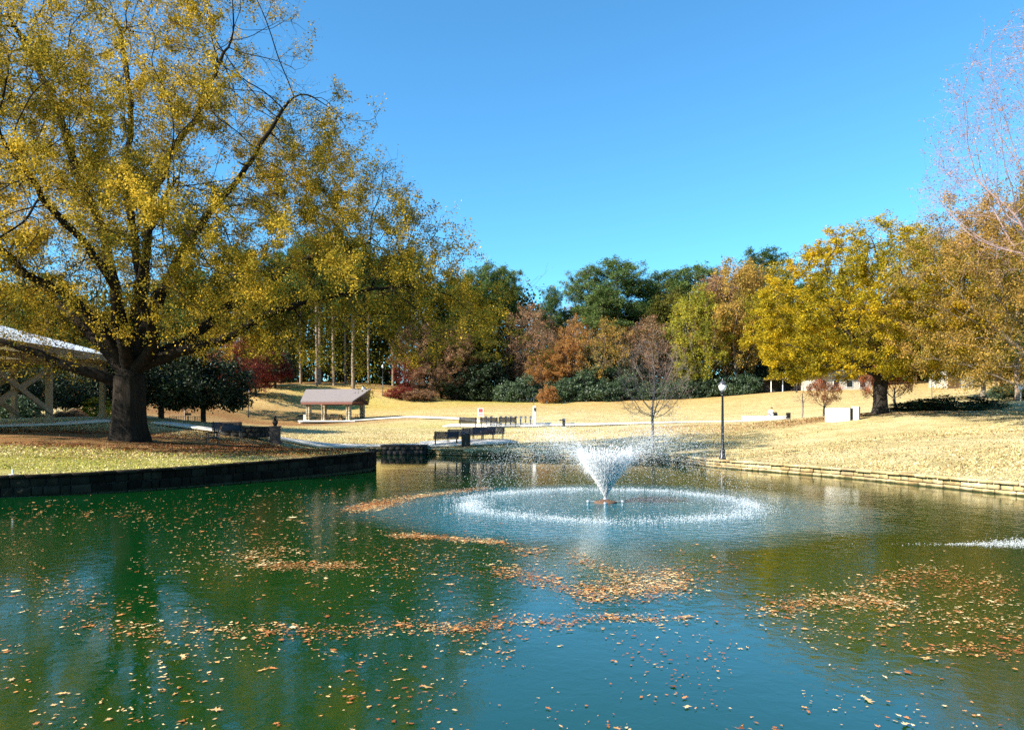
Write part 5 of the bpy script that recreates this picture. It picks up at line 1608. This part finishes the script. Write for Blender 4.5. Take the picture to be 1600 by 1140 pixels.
def floating():
    r = np.random.default_rng(33)
    P = []
    def seg(px0, py0, px1, py1, sp, n, sx=10):
        n = int(n * 1.6); t = r.random(n); e = r.normal(0, 1, n)
        px = px0 + (px1 - px0) * t + r.normal(0, sx, n); py = py0 + (py1 - py0) * t + e * sp
        P.append(np.c_[px, py])
    # drift lines and rafts
    seg(548, 797, 640, 778, 3.0, 900); seg(640, 777, 760, 762, 1.2, 700); seg(560, 795, 605, 786, 3.5, 500)
    seg(612, 836, 690, 840, 2.0, 380); seg(700, 841, 785, 848, 2.2, 420); seg(790, 853, 850, 866, 5, 140)
    seg(370, 872, 430, 866, 5, 160); seg(400, 884, 535, 884, 4, 520); seg(530, 885, 560, 884, 4, 90); seg(420, 856, 470, 862, 5, 90)
    seg(775, 890, 850, 905, 6, 330); seg(895, 868, 960, 895, 6, 300); seg(900, 925, 1080, 915, 10, 1500, 18); seg(960, 900, 1080, 895, 8, 500, 18); seg(850, 905, 900, 925, 6, 160)
    seg(690, 985, 790, 975, 5, 200, 20); seg(820, 968, 900, 975, 6, 140, 20); seg(900, 965, 1080, 968, 4, 260, 20); seg(610, 975, 700, 982, 6, 150, 20)
    seg(330, 985, 600, 985, 7, 300, 25); seg(120, 975, 300, 990, 8, 130, 25); seg(0, 905, 140, 930, 12, 160, 20)
    seg(1190, 955, 1290, 935, 8, 330, 20); seg(1290, 935, 1400, 945, 9, 500, 20); seg(1350, 915, 1460, 895, 9, 380, 20); seg(1450, 900, 1600, 930, 16, 520, 25); seg(1250, 985, 1400, 990, 14, 130, 25)
    seg(1400, 955, 1600, 985, 14, 330, 25); seg(1440, 1015, 1620, 1018, 5, 160, 20)
    seg(600, 860, 900, 900, 22, 380, 40); seg(0, 800, 560, 800, 16, 420, 30); seg(250, 780, 560, 768, 8, 160, 20); seg(320, 850, 620, 870, 26, 420, 30)
    seg(1040, 885, 1160, 880, 14, 120, 20)
    # loose scatter
    for (x0, x1, y0, y1, n, cl) in ((-40, 800, 790, 900, 1500, .1), (-40, 800, 890, 1030, 1100, .1), (-40, 800, 1030, 1160, 420, .1), (780, 1640, 940, 1040, 520, .1), (780, 1640, 1040, 1160, 260, .1), (1100, 1640, 860, 960, 160, .1), (560, 1640, 745, 800, 120, -1)):
        q = np.c_[r.uniform(x0, x1, n * 2), r.uniform(y0, y1, n * 2)]
        k = nse(np.c_[q[:, 0] / 60, q[:, 1] / 20, q[:, 0] * 0], 1.0, 44) > -cl
        P.append(q[k][:n])
    P = np.concatenate(P)
    P = P[P[:, 1] > 745]
    Y = EYE * FPX / (P[:, 1] - HOR); X = (P[:, 0] - 800) / FPX * Y
    ok = inside_np(X, Y) & (np.hypot(X - FX, Y - FY) > 4.7) & (shore_dist(X, Y) > .3)
    X, Y = X[ok], Y[ok]
    C = np.c_[X, Y, np.full(len(X), .006) + r.uniform(0, .01, len(X))]
    size = np.exp(r.normal(math.log(.038), .42, len(X))) * np.clip(Y / 14, .85, 1.4)
    V, F = leaf_hex(C, size, r, .05, .07)
    V[:, 2] = np.maximum(V[:, 2], .003)
    tag(obj('floating_leaves', raw_mesh('floating_leaves', V, [F]), L_FALL), 'tan and orange fallen leaves drifting in rafts on the pond', 'leaves', kind='stuff')
floating()

def litter():
    r = np.random.default_rng(55)
    C = []
    for cx, cy, sx, sy, n in ((-19, 36.5, 8, 4, 52000), (-11, 42, 4, 3.5, 12000), (-27, 38, 6, 5, 12000), (22, 57, 6, 2.6, 5000), (27, 56, 6, 3, 4000), (17, 61, 7, 3, 2500), (14, 34, 9, 5, 2500), (20, 38, 10, 8, 4000), (0, 60, 16, 12, 3500), (-20, 70, 14, 14, 3000)):
        C.append(np.c_[r.normal(cx, sx, n), r.normal(cy, sy, n)])
    C = np.concatenate(C)
    ok = ~inside_np(C[:, 0], C[:, 1]) & (shore_dist(C[:, 0], C[:, 1]) > .5)
    ok &= ~((C[:, 1] < 31) & (r.random(len(C)) < .75) & (C[:, 0] < 0))
    C = C[ok]
    z = ground_z(C[:, 0], C[:, 1]) + .03
    V, F = leaf_hex(np.c_[C, z], np.full(len(C), .085), r, .35, .3)
    tag(obj('leaf_litter', raw_mesh('leaf_litter', V, [F]), L_LITTER), 'brown leaf litter spread over the lawn under the big oak', 'leaves', kind='stuff')
litter()

def tufts():
    """short upright blades over the near lawns"""
    r = np.random.default_rng(66)
    n = 230000
    u = r.random(n)
    Y = 22 + 46 * r.random(n) ** 1.1; X = r.uniform(-.85, .85, n) * (Y + 4)
    ok = ~inside_np(X, Y) & (shore_dist(X, Y) > .25)
    X, Y = X[ok], Y[ok]
    k = nse(np.c_[X, Y, X * 0], .8, 9) > -.35
    X, Y = X[k], Y[k]
    z = ground_z(X, Y)
    n = len(X); a = r.uniform(0, np.pi, n); w_ = r.uniform(.012, .04, n); h = r.uniform(.015, .055, n); ln = r.normal(0, .03, (n, 2))
    dx, dy = np.cos(a) * w_, np.sin(a) * w_
    V = np.stack([np.c_[X - dx, Y - dy, z - .02], np.c_[X + dx, Y + dy, z - .02], np.c_[X + dx * .4 + ln[:, 0], Y + dy * .4 + ln[:, 1], z + h], np.c_[X - dx * .7 + ln[:, 0], Y - dy * .7 + ln[:, 1], z + h * .8]], 1).reshape(-1, 3)
    left = np.nonzero((X < -4) & (Y < 36))[0]
    me = raw_mesh('grass', V, [np.arange(4 * n).reshape(n, 4)])
    me.materials.append(G_DRY); me.materials.append(G_GREEN)
    mi = np.zeros(n, np.int32); mi[left[r.random(len(left)) < .6]] = 1
    me.polygons.foreach_set('material_index', mi)
    tag(obj('grass', me), 'short dry grass tufts on the lawns round the pond', 'grass', kind='stuff')
G_DRY = leafmat('dry_grass_blades', [(.36, .275, .12), (.57, .455, .22), (.70, .60, .34)], .5, .3, .9)
G_GREEN = leafmat('green_grass_blades', [(.16, .18, .03), (.34, .33, .06), (.5, .44, .12)], .5, .3, .9)
tufts()
